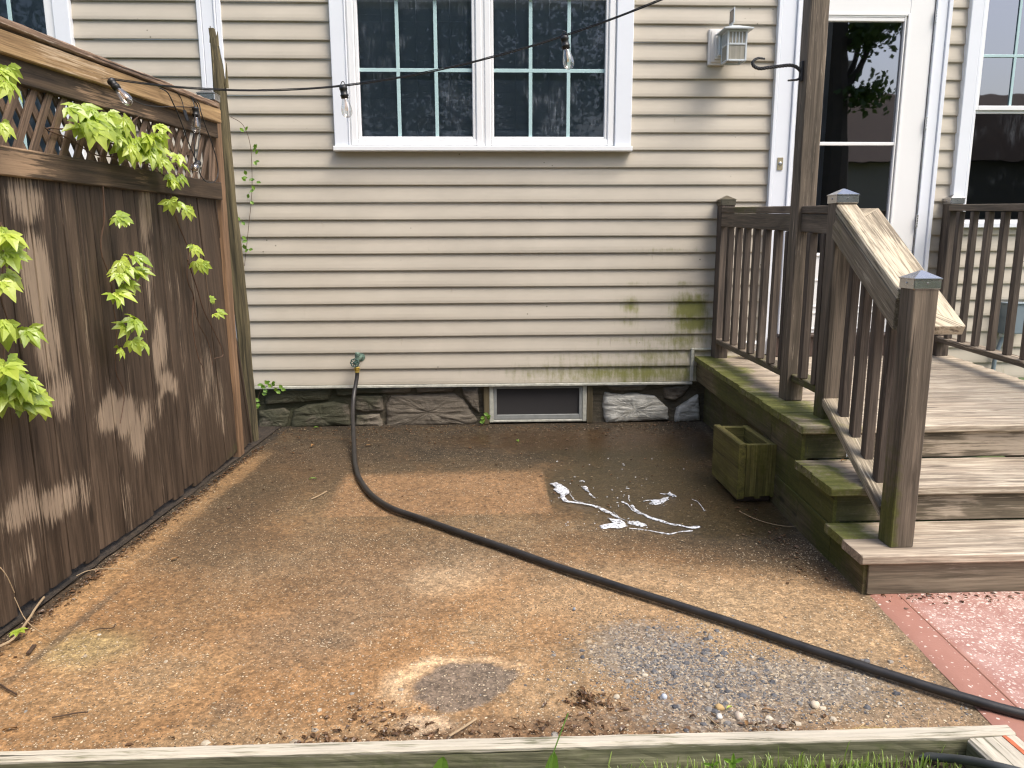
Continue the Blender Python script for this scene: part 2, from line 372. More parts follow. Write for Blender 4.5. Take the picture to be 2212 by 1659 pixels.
def ground_mat():
    m = NT('stained_concrete'); P = m.pos()
    col = m.attr('col', 'Color'); wet = m.attr('wet'); gr = m.attr('gravel')
    f1 = m.noise(P, 26, 8, .72); f2 = m.noise(P, 115, 5, .75)
    c = m.mix(1.0, col, m.val(m.math('MULTIPLY_ADD', f1, 1.7, .15)), 'MULTIPLY')
    c = m.mix(1.0, c, m.val(m.math('MULTIPLY_ADD', f2, 2.6, -.3)), 'MULTIPLY')
    wp = m.n('ShaderNodeVectorMath', {0: P, 1: m.scale(m.n('ShaderNodeTexNoise', {'Vector': P, 'Scale': 60.0}).outputs['Color'], (.01, .01, .01))}, operation='ADD').outputs[0]
    v1 = m.n('ShaderNodeTexVoronoi', {'Vector': wp, 'Scale': 75.0, 'Randomness': 1.0})
    v2 = m.n('ShaderNodeTexVoronoi', {'Vector': wp, 'Scale': 150.0, 'Randomness': 1.0})
    dens = m.attr('agg')
    for v, lo, am in ((v1, .74, .52), (v2, .78, .44)):
        q = m.n('ShaderNodeSeparateColor', {0: v.outputs['Color']}).outputs[2]; c = m.mix(1.0, c, m.val(m.math('MULTIPLY_ADD', q, am, lo)), 'MULTIPLY')
    for v, th in ((v1, .30), (v2, .34)):
        r = m.n('ShaderNodeSeparateColor', {0: v.outputs['Color']})
        pick = m.math('GREATER_THAN', dens, r.outputs[0]); sh = m.ss(v.outputs['Distance'], th, th-.09)
        k = m.math('MULTIPLY', pick, sh)
        pc = m.mix(m.math('POWER', r.outputs[1], 1.8), (.2, .135, .075), (.72, .6, .42)); pc = m.mix(m.ss(r.outputs[2], .62, .68), pc, (.05, .036, .022))
        pc = m.mix(m.math('MULTIPLY', wet, .8), pc, (.12, .095, .055))
        c = m.mix(m.math('MULTIPLY', k, .9), c, pc)
    gv = m.n('ShaderNodeTexVoronoi', {'Vector': wp, 'Scale': 120.0})
    gs = m.n('ShaderNodeSeparateColor', {0: gv.outputs['Color']})
    gc = m.mix(gs.outputs[0], (.04, .04, .042), (.26, .24, .215)); gc = m.mix(m.ss(gs.outputs[1], .8, .85), gc, (.5, .44, .34))
    gk = m.ss(m.math('ADD', gr, m.math('MULTIPLY', m.math('SUBTRACT', m.noise(P, 30, 4, .7), .5), 1.2)), .4, .75)
    c = m.mix(m.math('MULTIPLY', gk, .48), c, gc)
    m.set('Base Color', c); m.set('Specular IOR Level', .4)
    m.set('Roughness', m.math('SUBTRACT', .88, m.math('MULTIPLY', m.ss(m.math('ADD', wet, m.math('MULTIPLY', m.math('SUBTRACT', f1, .5), .8)), .35, 1.0), .6)))
    h = m.math('ADD', m.math('MULTIPLY', f2, .7), m.math('MULTIPLY', v1.outputs['Distance'], -.7))
    m.bump(h, .55, .003); return m.m
M['ground'] = ground_mat()
def slab_mat():
    m = NT('red_aggregate_concrete'); P = m.pos(); pk = m.attr('pk')
    f1 = m.noise(P, 9, 6, .7); f2 = m.noise(P, 160, 3, .7)
    c = m.mix(m.ss(f1, .3, .72), (.30, .145, .115), (.43, .27, .228))
    c = m.mix(1.0, c, m.val(m.math('MULTIPLY_ADD', f2, .7, .65)), 'MULTIPLY')
    c = m.mix(m.ss(pk, .45, .1), c, m.mix(f1, (.27, .12, .085), (.37, .19, .145)))
    wp = m.n('ShaderNodeVectorMath', {0: P, 1: m.scale(m.n('ShaderNodeTexNoise', {'Vector': P, 'Scale': 70.0}).outputs['Color'], (.012, .012, .012))}, operation='ADD').outputs[0]
    for sc, th, mul in ((58.0, .36, 1.2), (120.0, .38, 1.1)):
        v = m.n('ShaderNodeTexVoronoi', {'Vector': wp, 'Scale': sc}); r = m.n('ShaderNodeSeparateColor', {0: v.outputs['Color']})
        k = m.math('MULTIPLY', m.math('GREATER_THAN', m.math('MULTIPLY', pk, mul), r.outputs[0]), m.ss(v.outputs['Distance'], th, th-.1))
        c = m.mix(m.math('MULTIPLY', k, .85), c, m.mix(r.outputs[1], (.5, .36, .3), (.78, .7, .63)))
    m.set('Base Color', c); m.set('Roughness', .6)
    m.bump(f2, .4, .002); return m.m
M['slab'] = slab_mat()
def stone_mat(name, a, b, sc=1):
    m = NT(name); P = m.pos()
    st = m.noise(m.scale(P, (5, 5, 34)), 1, 7, .7, .8); n = m.noise(P, 11*sc, 6, .7); mo = m.attr('moss')
    c = m.mix(m.ss(st, .3, .7), a, b); c = m.mix(1.0, c, m.val(m.math('MULTIPLY_ADD', n, 1.0, .5)), 'MULTIPLY')
    k = m.ss(m.math('ADD', mo, m.math('MULTIPLY', m.math('SUBTRACT', m.noise(P, 7, 5, .7), .5), 1.3)), .4, .8)
    c = m.mix(m.math('MULTIPLY', k, .8), c, (.035, .04, .016))
    m.set('Base Color', c); m.set('Roughness', .8)
    m.bump(m.math('ADD', st, n), .9, .012); return m.m
M['stone'] = stone_mat('foundation_stone', (.09, .075, .055), (.2, .17, .13))
M['stonew'] = stone_mat('pale_foundation_stone', (.3, .29, .25), (.62, .61, .55))
M['mortar'] = stone_mat('dark_mortar', (.06, .052, .035), (.13, .11, .075), 2)
def soilm():
    m = NT('soil'); P = m.pos(); n = m.noise(P, 20, 7, .75); n2 = m.noise(P, 140, 4, .7)
    c = m.mix(m.ss(n, .3, .7), (.012, .009, .006), (.055, .038, .024)); c = m.mix(m.ss(n2, .64, .78), c, (.2, .15, .09))
    m.set('Base Color', c); m.set('Roughness', .9); m.bump(m.math('ADD', n, n2), .8, .01); return m.m
M['soil'] = soilm()
def lawnm():
    m = NT('lawn'); P = m.pos(); n = m.noise(P, 3, 6, .7); m.set('Base Color', m.mix(n, (.05, .08, .02), (.12, .16, .05))); m.set('Roughness', .9)
    m.bump(m.noise(P, 60, 4, .7), .8, .02); return m.m
M['lawn'] = lawnm()
def foam():
    m = NT('soap_foam'); P = m.pos(); n = m.noise(P, 120, 4, .7)
    m.set('Base Color', m.mix(n, (.5, .53, .58), (.8, .82, .86))); m.set('Roughness', .45); m.bump(n, .5, .002)
    m.set('Alpha', m.math('MULTIPLY_ADD', m.ss(m.noise(P, 65, 3, .6), .36, .56), .75, .25))
    return m.m
M['foam'] = foam()
def pebm():
    m = NT('gravel_stone'); t = m.attr('tone')
    c = m.n('ShaderNodeValToRGB', {0: t}); r = c.color_ramp
    r.elements[0].position = 0; r.elements[0].color = (.05, .052, .06, 1)
    r.elements[1].position = 1; r.elements[1].color = (.5, .45, .36, 1)
    for p, cc in ((.35, (.11, .11, .115)), (.6, (.22, .205, .185)), (.8, (.34, .27, .18))):
        e = r.elements.new(p); e.color = (*cc, 1)
    m.set('Base Color', m.mix(1.0, c.outputs[0], m.val(m.math('MULTIPLY_ADD', m.noise(m.pos(), 90, 4, .7), .8, .6)), 'MULTIPLY')); m.set('Roughness', .7)
    return m.m
M['gravel'] = pebm()

# ================================================================== ground, patio, slab
def lin(a, b, n): return [a+(b-a)*i/(n-1) for i in range(n)]
def mixc(a, b, t): t = np.clip(t, 0, 1)[:, None]; return a*(1-t)+np.array(b)*t
def ground_paint(co):
    x, y = co[:, 0], co[:, 1]
    wx = x+.10*(fbm(x*4, y*4, 1)-.5)+.05*(fbm(x*14, y*14, 2)-.5); wy = y+.10*(fbm(x*4, y*4, 3)-.5)+.05*(fbm(x*14, y*14, 4)-.5)
    n1 = fbm(x*1.7, y*2.2, 5, 5); n2 = fbm(x*6, y*7, 6, 5); n3 = fbm(x*2.6+9, y*3.1, 8, 4)
    def E(cx, cy, rx, ry, s=.35, amp=.0):
        d = np.sqrt(((wx-cx)/rx)**2+((wy-cy)/ry)**2)+amp*(n2-.5); return 1-sst(1-s, 1+s, d)
    O = np.array([.30, .178, .085]); T = np.array([.33, .228, .13])
    c = np.tile(O, (len(x), 1)); c = mixc(c, T, sst(.35, .7, n3))
    wet = np.zeros(len(x)); agg = .42+.9*(n2-.5)+.5*(n3-.5)
    # darker green-brown towards the house, with the wet value raised
    g = sst(-2.35, -1.25, y+.5*(n1-.5)); c = mixc(c, (.10, .07, .036), .9*g*(.6+.8*n2)); wet += .5*g
    g = sst(-1.15, -.75, y+.25*(n1-.5)); c = mixc(c, (.042, .031, .017), .95*g*(.55+.9*n2))
    agg = agg*(1-.45*sst(-2.2, -1.2, y))
    for (cx, cy, rx, ry, a, colr) in (
        (-1.2, -.95, .5, .5, .5, (.11, .068, .035)), (-1.22, -1.9, .26, .5, .65, (.11, .075, .042)), (-.9, -2.15, .5, .25, .6, (.13, .092, .055)),
        (-.09, -2.3, .36, .2, .45, (.2, .155, .11)), (-.62, -2.9, .24, .2, .45, (.2, .155, .11)), (-.37, -2.64, .24, .2, .5, (.2, .15, .1)),
        (.3, -2.15, .6, .2, .6, (.15, .105, .06)), (-.7, -2.45, .45, .2, .5, (.17, .12, .075)), (-1.05, -2.7, .2, .25, .35, (.17, .12, .07)), (.45, -2.45, .3, .12, .35, (.2, .15, .1)), (1.2, -2.2, .3, .33, .75, (.07, .052, .031)), (.9, -2.12, .4, .25, .6, (.09, .063, .037)), (1.32, -2.1, .16, .5, .7, (.06, .044, .026)), (-1.25, -1.45, .2, .5, .55, (.085, .06, .034)), (-.75, -1.0, .3, .25, .5, (.08, .056, .03)),
        (-1.0, -3.1, .1, .08, .5, (.16, .12, .08)), (-.72, -3.3, .05, .04, .5, (.14, .11, .08)), (-.5, -2.95, .06, .05, .5, (.13, .1, .07)), (.75, -3.44, .5, .05, .5, (.15, .11, .08)),
        (.05, -3.46, .45, .06, .6, (.13, .08, .05)), (.42, -3.38, .2, .07, .5, (.2, .12, .07))):
        c = mixc(c, colr, a*E(cx, cy, rx, ry, .5))
    # tan, drier zones
    for (cx, cy, rx, ry, a, colr) in ((.55, -2.65, .5, .22, .55, (.43, .31, .19)), (1.05, -2.9, .3, .35, .55, (.40, .31, .2)), (-.13, -2.48, .15, .13, .45, (.55, .43, .29)),
        (-1.3, -2.95, .14, .12, .35, (.42, .42, .22)), (-1.1, -3.15, .3, .2, .3, (.46, .34, .2)), (1.15, -3.35, .25, .2, .6, (.27, .22, .16))):
        c = mixc(c, colr, a*E(cx, cy, rx, ry, .6))
    # wet olive run-off under the foam
    g = E(.85, -1.45, .52, .62, .3); g = np.maximum(g, E(1.1, -1.85, .4, .4, .4)); g = np.maximum(g, .8*E(1.0, -.75, .6, .28, .5))
    c = mixc(c, (.062, .05, .027), .82*g); wet += .8*g; agg = agg*(1-.75*g); mo = sst(.5, .72, fbm(x*3.1, y*3.6, 21, 5))*sst(-2.9, -2.2, y); c = mixc(c, (.09, .065, .036), .45*mo)
    g = E(.65, -.45, .9, .25, .5); c = mixc(c, (.09, .055, .03), .6*g); wet += .4*g
    # paler orange rectangle with most of its wetness removed
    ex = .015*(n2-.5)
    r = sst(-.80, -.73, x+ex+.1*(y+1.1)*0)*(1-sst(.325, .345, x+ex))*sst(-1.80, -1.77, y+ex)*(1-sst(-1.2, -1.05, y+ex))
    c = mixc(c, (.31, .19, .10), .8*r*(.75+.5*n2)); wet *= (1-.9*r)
    # clean orange strip along the fence
    fx = -1.416+.0708*y; d = x-fx
    s = sst(.045, .075, d)*(1-sst(.13, .2, d+.05*(n2-.5)))*sst(-3.5, -3.0, y)*(1-sst(-.9, -.5, y)); c = mixc(c, (.36, .23, .115), .7*s); wet *= (1-.8*s)
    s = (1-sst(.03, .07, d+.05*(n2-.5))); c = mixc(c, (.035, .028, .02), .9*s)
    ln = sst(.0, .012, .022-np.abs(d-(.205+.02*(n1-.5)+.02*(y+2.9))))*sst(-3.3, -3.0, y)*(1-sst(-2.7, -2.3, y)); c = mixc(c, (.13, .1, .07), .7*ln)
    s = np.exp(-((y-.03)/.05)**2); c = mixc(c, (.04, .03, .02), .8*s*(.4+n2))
    # old patch: grey disc with pale rim
    nd = fbm(x*9, y*9, 17, 4); dd = .9*(nd-.5)+np.sqrt(((wx+.085+.05*(n2-.5))/.15)**2+((wy+3.235+.05*(n1-.5))/.12)**2)+1.1*(n2-.5)
    rim = np.exp(-((dd-1.2)/.24)**2)*sst(.38, .62, n1+.9*(wy+3.23)-.5*(wx+.09))*.95; c = mixc(c, (.66, .5, .33), .8*rim*(1-E(.05, -3.38, .12, .06)))
    c = mixc(c, (.62, .48, .34), .8*E(-.15, -3.41, .09, .03, .4)*sst(.4, .6, n2)); c = mixc(c, (.17, .145, .125), .85*(1-sst(.85, 1.05, dd))); agg = agg*(1-.3*(1-sst(.8, 1.1, dd)))
    gr = np.maximum(E(.52, -3.06, .24, .22, .7), np.maximum(E(.82, -3.25, .42, .17, .7), .8*E(.62, -3.4, .35, .1, .7)))*.85
    c = mixc(c, (.2, .17, .12), .6*gr)
    e = x-(1.56+.052*y); s = np.exp(-((e+.01)/.03)**2); c = mixc(c, (.14, .12, .09), .6*s)
    rm = sst(1.35, 1.6, x+.2)*sst(-2.9, -2.5, y)
    c = c*(.82+.36*fbm(x*11, y*13, 31, 4))[:, None]*np.array([.70, .655, .585])*(1+.16*sst(-1.6, -3.0, y))[:, None]
    return {'col': c, 'wet': np.clip(wet, 0, 1.2), 'gravel': gr, 'agg': np.clip(agg+.15*sst(-2.4, -3.2, y), 0, 1)}
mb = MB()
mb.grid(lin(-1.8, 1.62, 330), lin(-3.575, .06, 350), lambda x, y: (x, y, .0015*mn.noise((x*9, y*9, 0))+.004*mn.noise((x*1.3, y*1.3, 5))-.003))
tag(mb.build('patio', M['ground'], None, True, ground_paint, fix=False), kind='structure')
def gnd(x, y): return .0015*mn.noise((x*9, y*9, 0))+.004*mn.noise((x*1.3, y*1.3, 5))-.003

mb = MB(); edge = lambda y: 1.56+.052*y
mb.grid(lin(0, 1, 120), lin(-5.4, -2.62, 130), lambda t, y: (edge(y)+.004*mn.noise((y*8, 0, 0))+t*2.6, y, .003+.006*(1-min(1, t*2.6/.01))*-1))
def slab_paint(co):
    d = co[:, 0]-edge(co[:, 1]); n = fbm(co[:, 0]*5, co[:, 1]*5, 3)
    pk = .5*sst(.10, .16, d)+.08; pk = pk+.6*sst(.2, .8, d+.6*(n-.5)); pk = (pk+.25*sst(-2.9, -3.6, co[:, 1])*sst(.15, .5, d))*(.7+.6*n)
    return {'pk': pk}
tag(mb.build('red_slab', M['slab'], None, True, slab_paint, fix=False), kind='structure')
mb = MB(); mb.plank((edge(-2.64)+.112, -2.64, .0035), (edge(-5.3)+.112, -5.3, .0035), .004, .001, ch=.0002, seg=.5)
tag(mb.build('slab_joint', flat('joint', (.2, .09, .06), .9), None), kind='structure')

mb = MB(); mb.grid(lin(-60, 60, 40), lin(-60, 30, 40), lambda x, y: (x, y, -.075))
tag(mb.build('ground', M['lawn'], None, fix=False), kind='structure')
mb = MB(); mb.grid(lin(-3.0, 2.0, 160), lin(-4.3, -3.6, 30), lambda x, y: (x, y, -.045+.04*min(1, max(0, (x+.2)/.6))+.012*mn.noise((x*7, y*7, 0))+.008*mn.noise((x*25, y*25, 0))))
tag(mb.build('flower_bed', M['soil'], None, True, fix=False), kind='structure')
mb = MB(); mb.grid(lin(-5, -1.40, 60), lin(-4.3, .2, 60), lambda x, y: (min(x, -1.408+.0708*y-.0+.014*mn.noise((y*14, 1, 0))) if x > -1.7 else x, y, .006+.008*mn.noise((x*11, y*11, 0)) if x < -1.5 else .004+.006*mn.noise((x*30, y*30, 0))))
tag(mb.build('soil_strip', M['soil'], None, True, fix=False), kind='structure')

# ================================================================== house
house = thing('house', (0, 0, 0), 'house wall with beige vinyl siding, white windows and storm door above a stone base', 'house')
EXP = .1123; Z0 = .297
def spans(x0, x1, z, holes):
    out = [(x0, x1)]
    for (hx0, hx1, hz0, hz1) in holes:
        if hz0-.06 < z < hz1:
            nw = []
            for a, b in out:
                if hx1 <= a or hx0 >= b: nw.append((a, b))
                else:
                    if hx0 > a: nw.append((a, hx0))
                    if hx1 < b: nw.append((hx1, b))
            out = nw
    return out
def moss_wall(co):
    x, z = co[:, 0], co[:, 2]; m = np.zeros(len(x))
    def E(u, v, ru, rv, a):
        c = wpt(u, v); e = wpt(u+ru, v); f = wpt(u, v+rv); rx = e.x-c.x; rz = c.z-f.z
        return 1.45*a*np.exp(-(((x-c.x)/rx)**2+((z-c.z)/rz)**2)*.55)
    for q in ((1492, 665, 34, 24, 1.0), (1500, 700, 38, 14, .95), (1360, 662, 17, 16, .75), (1355, 695, 20, 12, .5), (1480, 735, 55, 16, .62), (1450, 765, 90, 14, .5), (1500, 640, 40, 8, .6),
              (1400, 803, 190, 17, .62), (1200, 800, 120, 14, .38), (1440, 541, 60, 2.5, .55), (1350, 735, 60, 10, .35), (1300, 770, 120, 12, .3), (1370, 612, 22, 4, .4), (1475, 612, 20, 4, .5), (1370, 2, 30, 4, .4)):
        m = np.maximum(m, E(*q))
    m = m+.22*sst(.55, .3, z)*sst(-.5, 1.0, x)
    return {'moss': m}
HOLES = [(-.835, .89, 1.89, 3.2), (-3.9, -2.70, 1.6, 3.2), (2.09, 2.975, .5, 3.2), (3.32, 4.4, 1.4, 3.2)]
def siding(name, x0, x1, kmax=27, z0=Z0):
    mb = MB(); prof = [(0.0, -.002), (-.0002, -.0175), (.004, -.0188), (.020, -.0182), (.042, -.0148), (.065, -.0106), (.09, -.0066), (.1123, -.0030)]
    for k in range(kmax):
        z = z0+k*EXP
        for a, b in spans(x0, x1, z+.03, HOLES):
            n = max(2, int((b-a)/.035)+1)
            X = lin(a, b, n)
            def f(x, j):
                dz, y = prof[int(j)]
                wv = .0034*mn.noise((x*1.1, k*3.7, 0))*math.sin(math.pi*min(1, dz/.09)) if 0 < j < 7 else 0
                sg = .0016*mn.noise((x*.7, k*1.9, 7))
                return (x, y+wv, z+dz+sg)
            mb.grid(X, range(8), f)
    return mb.build(name, M['siding'], house, False, moss_wall, fix=False)
siding('siding', -1.625, 4.6)
siding('siding', -5.5, -1.76)
for (x, k) in ((-1.05, 9), (.42, 10), (-.2, 5), (1.18, 7), (1.3, 15), (-1.25, 15), (.9, 2), (-.55, 2)):
    mb = MB(); z = Z0+k*EXP; mb.plank((x, -.0165, z+.008), (x, -.0052, z+.108), .0016, .0024, up=(0, 1, 0), ch=.0003, seg=.5); mb.build('lap_seam', M['siding'], house)
# trims
def pb(name, mat, boxes, parent, ch=.003, **k):
    mb = MB()
    for b in boxes: mb.box(*b, ch=ch, **k)
    return mb.build(name, M[mat], parent)
pb('corner_trim', 'whitec', [(-1.767, -1.740, -.034, 0, .1, 3.2), (-1.738, -1.664, -.027, 0, .1, 3.2), (-1.662, -1.650, -.036, 0, .1, 3.2), (-1.648, -1.619, -.026, 0, .1, 3.2)], house)
mb = MB()
mb.plank((-1.62, -.016, .2855), (1.485, -.016, .2855), .03, .018, ch=.003, seg=.05, wob=.002)
mb.build('drip_edge', M['dirtyw'], house)
pb('edge_channel', 'dirtyw', [(1.468, 1.490, -.030, 0, .30, .535), (1.4905, 1.62, -.030, 0, .518, .5345)], house)

def frame4(name, mat, x0, x1, z0, z1, w, y0, y1, parent, ch=.004, bottom=None, top=None):
    mb = MB(); b = w if bottom is None else bottom; t = w if top is None else top
    mb.box(x0, x0+w, y0, y1, z0, z1, ch=ch); mb.box(x1-w, x1, y0, y1, z0, z1, ch=ch)
    mb.box(x0+w+.0004, x1-w-.0004, y0+.001, y1, z0, z0+b, ch=ch); mb.box(x0+w+.0004, x1-w-.0004, y0+.001, y1, z1-t, z1, ch=ch)
    return mb.build(name, M[mat], parent)
def room(x0, x1, z0, z1, dep, parent, y0=.02):
    mb = MB(); a = [(x0, y0, z0), (x1, y0, z0), (x1, y0, z1), (x0, y0, z1)]; b = [(p[0], dep, p[2]) for p in a]
    mb.add(a+b, [(4, 5, 6, 7), (0, 1, 5, 4), (1, 2, 6, 5), (2, 3, 7, 6), (3, 0, 4, 7)])
    return mb.build('room_interior', M['inner'], parent, fix=False)
def blinds(x0, x1, z0, z1, y, parent):
    mb = MB(); z = z0+.01
    while z < z1:
        mb.plank((x0, y, z), (x1, y, z), .046, .0012, up=(0, .93, .36), ch=.0003, seg=.3, wob=.002); z += .0395
    for t in (.22, .5, .78): mb.box(x0+(x1-x0)*t, x0+(x1-x0)*t+.003, y-.014, y-.012, z0, z1, ch=.0005)
    return mb.build('blind', M['blind'], parent)
def pbs(name, mat, boxes, parent, ch=.003, **k):
    for b in boxes: pb(name, mat, [b], parent, ch, **k)
def E_(name, parent, loc): return reg(bpy.data.objects.new(name, None), parent, loc)
def pane(name, mat, x0, x1, z0, z1, y, parent):
    mb = MB(); mb.add([(x0, y, z0), (x1, y, z0), (x1, y, z1), (x0, y, z1)], [(0, 1, 2, 3)])
    return mb.build(name, M[mat], parent, fix=False)
# --- twin window in the middle
W1 = E_('window', house, (.03, 0, 1.87))
pbs('window_casing', 'whitec', [(-.937, -.845, -.056, 0, 1.8875, 3.15), (.893, 1.002, -.056, 0, 1.8875, 3.15), (-.8445, -.836, -.061, 0, 1.8875, 3.15)], W1, .004)
pb('sill', 'white', [(-.945, 1.009, -.078, 0, 1.855, 1.887)], W1, .005)
pb('frame', 'white', [(-.8355, -.8305, -.035, .06, 1.8875, 3.1), (.0255, .0385, -.040, .06, 1.8875, 3.1), (.8865, .8925, -.035, .06, 1.8875, 3.1), (-.83, .886, -.02, .06, 1.8875, 1.8915)], W1, .001)
for (a, b, gl, gr_, mx) in ((-.830, .025, -.765, -.037, (-.518, -.273)), (.039, .886, .100, .827, (.340, .589))):
    o = frame4('sash', 'white', a, b, 1.892, 2.86, .042, -.047, .0, W1, .006)
    s2 = frame4('sash', 'white', a+.0425, b-.0425, 1.9345, 2.815, (gl-a)-.0425, -.036, .0, W1, .005, bottom=.0155, top=.02)
    mb = MB()
    for x in mx: mb.box(x-.0115, x+.0115, -.010, -.004, 1.95, 2.80, ch=.002)
    mb.box(gl-.003, gr_+.003, -.0105, -.0045, 2.354, 2.377, ch=.002)
    mb.build('muntin', M['muntin'], W1)
    pane('pane', 'pane', gl-.004, gr_+.004, 1.948, 2.80, -.002, W1)
    blinds(gl-.03, gr_+.03, 1.93, 2.83, .05, W1)
    room(gl-.06, gr_+.06, 1.9, 2.9, .5, W1)
# --- left window, behind the fence
W2 = E_('window', house, (-3.2, 0, 1.6))
pbs('window_casing', 'whitec', [(-2.645, -2.545, -.05, 0, 1.55, 3.1)], W2, .004)
frame4('sash', 'white', -3.85, -2.6455, 1.62, 3.0, .057, -.036, 0, W2)
mb = MB(); mb.box(-2.944, -2.920, -.004, .002, 1.67, 2.95); mb.box(-3.27, -3.246, -.004, .002, 1.67, 2.95); mb.box(-3.8, -2.7, -.0045, .0015, 2.22, 2.244); mb.build('muntin', M['muntin'], W2)
pane('pane', 'pane', -3.80, -2.70, 1.67, 2.95, .004, W2); blinds(-3.82, -2.69, 1.65, 2.96, .05, W2); room(-3.84, -2.66, 1.63, 2.99, .5, W2)
# --- right window
W3 = E_('window', house, (3.8, 0, 1.35))
pbs('window_casing', 'whitec', [(3.216, 3.296, -.05, 0, 1.357, 3.1), (3.2965, 3.318, -.044, 0, 1.39, 3.1), (3.2965, 4.5, -.052, 0, 1.354, 1.389)], W3, .004)
frame4('sash', 'white', 3.3185, 4.3, 2.125, 2.95, .022, -.032, 0, W3, .003, bottom=.03)
frame4('sash', 'white', 3.3185, 4.3, 1.39, 2.124, .018, -.018, 0, W3, .003)
mb = MB(); mb.box(3.566, 3.584, -.0035, .0025, 2.15, 2.93); mb.box(3.335, 4.28, -.004, .002, 2.466, 2.484); mb.build('muntin', M['muntin'], W3)
pane('pane', 'doorpane', 3.33, 4.29, 2.14, 2.94, .005, W3); pane('screen', 'scrpane', 3.33, 4.29, 1.40, 2.12, -.008, W3)
room(3.33, 4.29, 1.4, 2.94, .6, W3)
# --- storm door
D_ = E_('door', house, (2.5, 0, .63))
pbs('door_casing', 'whitec', [(1.945, 1.968, -.050, 0, .49, 3.1), (1.9685, 2.065, -.044, 0, .49, 3.1), (2.0655, 2.082, -.058, 0, .49, 3.1), (2.0825, 2.097, -.05, 0, .49, 3.1),
                             (2.978, 2.990, -.062, 0, .49, 3.1), (2.9905, 3.060, -.046, 0, .49, 3.1), (3.0605, 3.088, -.056, 0, .49, 3.1)], D_, .003)
pb('door_slab', 'doorw', [(2.099, 2.19, -.048, 0, .637, 2.86), (2.810, 2.972, -.048, 0, .637, 2.86), (2.1905, 2.8095, -.047, 0, 2.705, 2.86), (2.1905, 2.8095, -.047, 0, .637, 1.178)], D_, .003)
mb = MB()
for q in ((2.19, 2.812, 1.165, 2.72, .016, -.056), (2.215, 2.787, 1.178, 2.705, .010, -.052)):
    x0, x1, z0, z1, w_, y_ = q
    mb.box(x0, x0+w_, y_, -.03, z0, z1, ch=.003); mb.box(x1-w_, x1, y_, -.03, z0, z1, ch=.003); mb.box(x0+w_, x1-w_, y_+.001, -.03, z1-w_, z1, ch=.003); mb.box(x0+w_, x1-w_, y_+.001, -.03, z0, z0+w_, ch=.003)
for q in ((2.24, 2.77, .815, 1.01), (2.24, 2.77, .66, .785)):
    x0, x1, z0, z1 = q; w_ = .014
    mb.box(x0, x0+w_, -.053, -.04, z0, z1, ch=.003); mb.box(x1-w_, x1, -.053, -.04, z0, z1, ch=.003); mb.box(x0+w_, x1-w_, -.0525, -.04, z1-w_, z1, ch=.003); mb.box(x0+w_, x1-w_, -.0525, -.04, z0, z0+w_, ch=.003)
mb.build('moulding', M['doorw'], D_)
pbs('glazing_bar', 'doorw', [(2.225, 2.777, -.049, -.02, 1.896, 1.918), (2.225, 2.777, -.049, -.02, 2.672, 2.694)], D_, .002)
pane('door_glass', 'doorpane', 2.22, 2.785, 1.918, 2.69, -.03, D_); pane('door_glass', 'doorpane', 2.22, 2.785, 1.18, 1.896, -.034, D_)
for z in (2.70, 2.035, 1.40):
    mb = MB()
    for k in range(5): mb.lathe((2.974, -.066, z-.04+k*.0165), (0, 0, 1), [(.0058, 0), (.0062, .001), (.0062, .0145), (.0058, .0155)], 10)
    mb.build('hinge', M['chrome'], D_)
mb = MB(); mb.box(2.9735, 2.9768, -.058, -.02, .64, 2.86, ch=.0005); mb.build('hinge_strip', M['chrome'], D_)
pb('threshold', 'brownboard', [(2.0, 3.09, -.085, 0, .478, .612), (2.06, 3.0, -.11, -.02, .614, .634)], D_, .004)
rm = room(2.15, 2.9, .7, 2.85, 1.6, D_)
pb('curtain', 'blind', [(2.22, 2.38, .12, .14, .7, 2.8)], D_, .003)
# --- foundation
mb = MB(); mb.grid(lin(-2.4, 1.75, 170), lin(-.05, .30, 16), lambda x, z: (x, .045+.012*mn.noise((x*9, z*12, 0)), z))
def mossf(co): x, z = co[:, 0], co[:, 2]; return {'moss': .62*sst(-.3, -1.1, x)+.25*sst(.12, .28, z)+.12-.25*sst(.85, .95, x)}
mb.build('foundation', M['mortar'], house, True, mossf, fix=False)
def stone(pts, ox, mat, dep=.035):
    P = [wpt(ox+x/3, 553+y/3, .04) for x, y in pts]; n = len(P); out = []; raw = []
    for i in range(n):
        a, b = P[i], P[(i+1) % n]; m = max(1, int((b-a).length/.012))
        for j in range(m):
            q = a.lerp(b, j/m); nz = mn.noise(q*30)*.006; out.append(Vector((q.x+nz, .04, q.z+mn.noise(q*33+Vector((9, 9, 9)))*.006))); raw.append(Vector((q.x, .04, q.z)))
    c = sum(out, Vector())/len(out); vs = []; K = len(out); sc = [1, .99, .95, .88, .78, .66, .52, .36, .2, .05]
    ds = [-.02, .012, .022, .029, .032, .034, .035, .035, .035, .035]
    for s_, d_ in zip(sc, ds):
        for q in (out if s_ > .96 else raw):
            p = c.lerp(q, s_); dd = d_*dep/.035+(.009*mn.noise(Vector((p.x*12, 0, p.z*45)))+.006*mn.noise(Vector((p.x*60, 0, p.z*90))) if s_ < .995 else 0)
            vs.append((p.x, .045-dd, p.z))
    fs = [(r*K+i, r*K+(i+1) % K, (r+1)*K+(i+1) % K, (r+1)*K+i) for r in range(len(sc)-1) for i in range(K)]+[tuple((len(sc)-1)*K+i for i in range(K))]
    mb = MB(); mb.add(vs, fs); return mb.build('foundation_stone', M[mat], house, True, mossf if mat == 'stone' else (lambda co: {'moss': .08+.35*sst(.2, .26, co[:, 2])+.3*sst(.04, .0, co[:, 2])}))
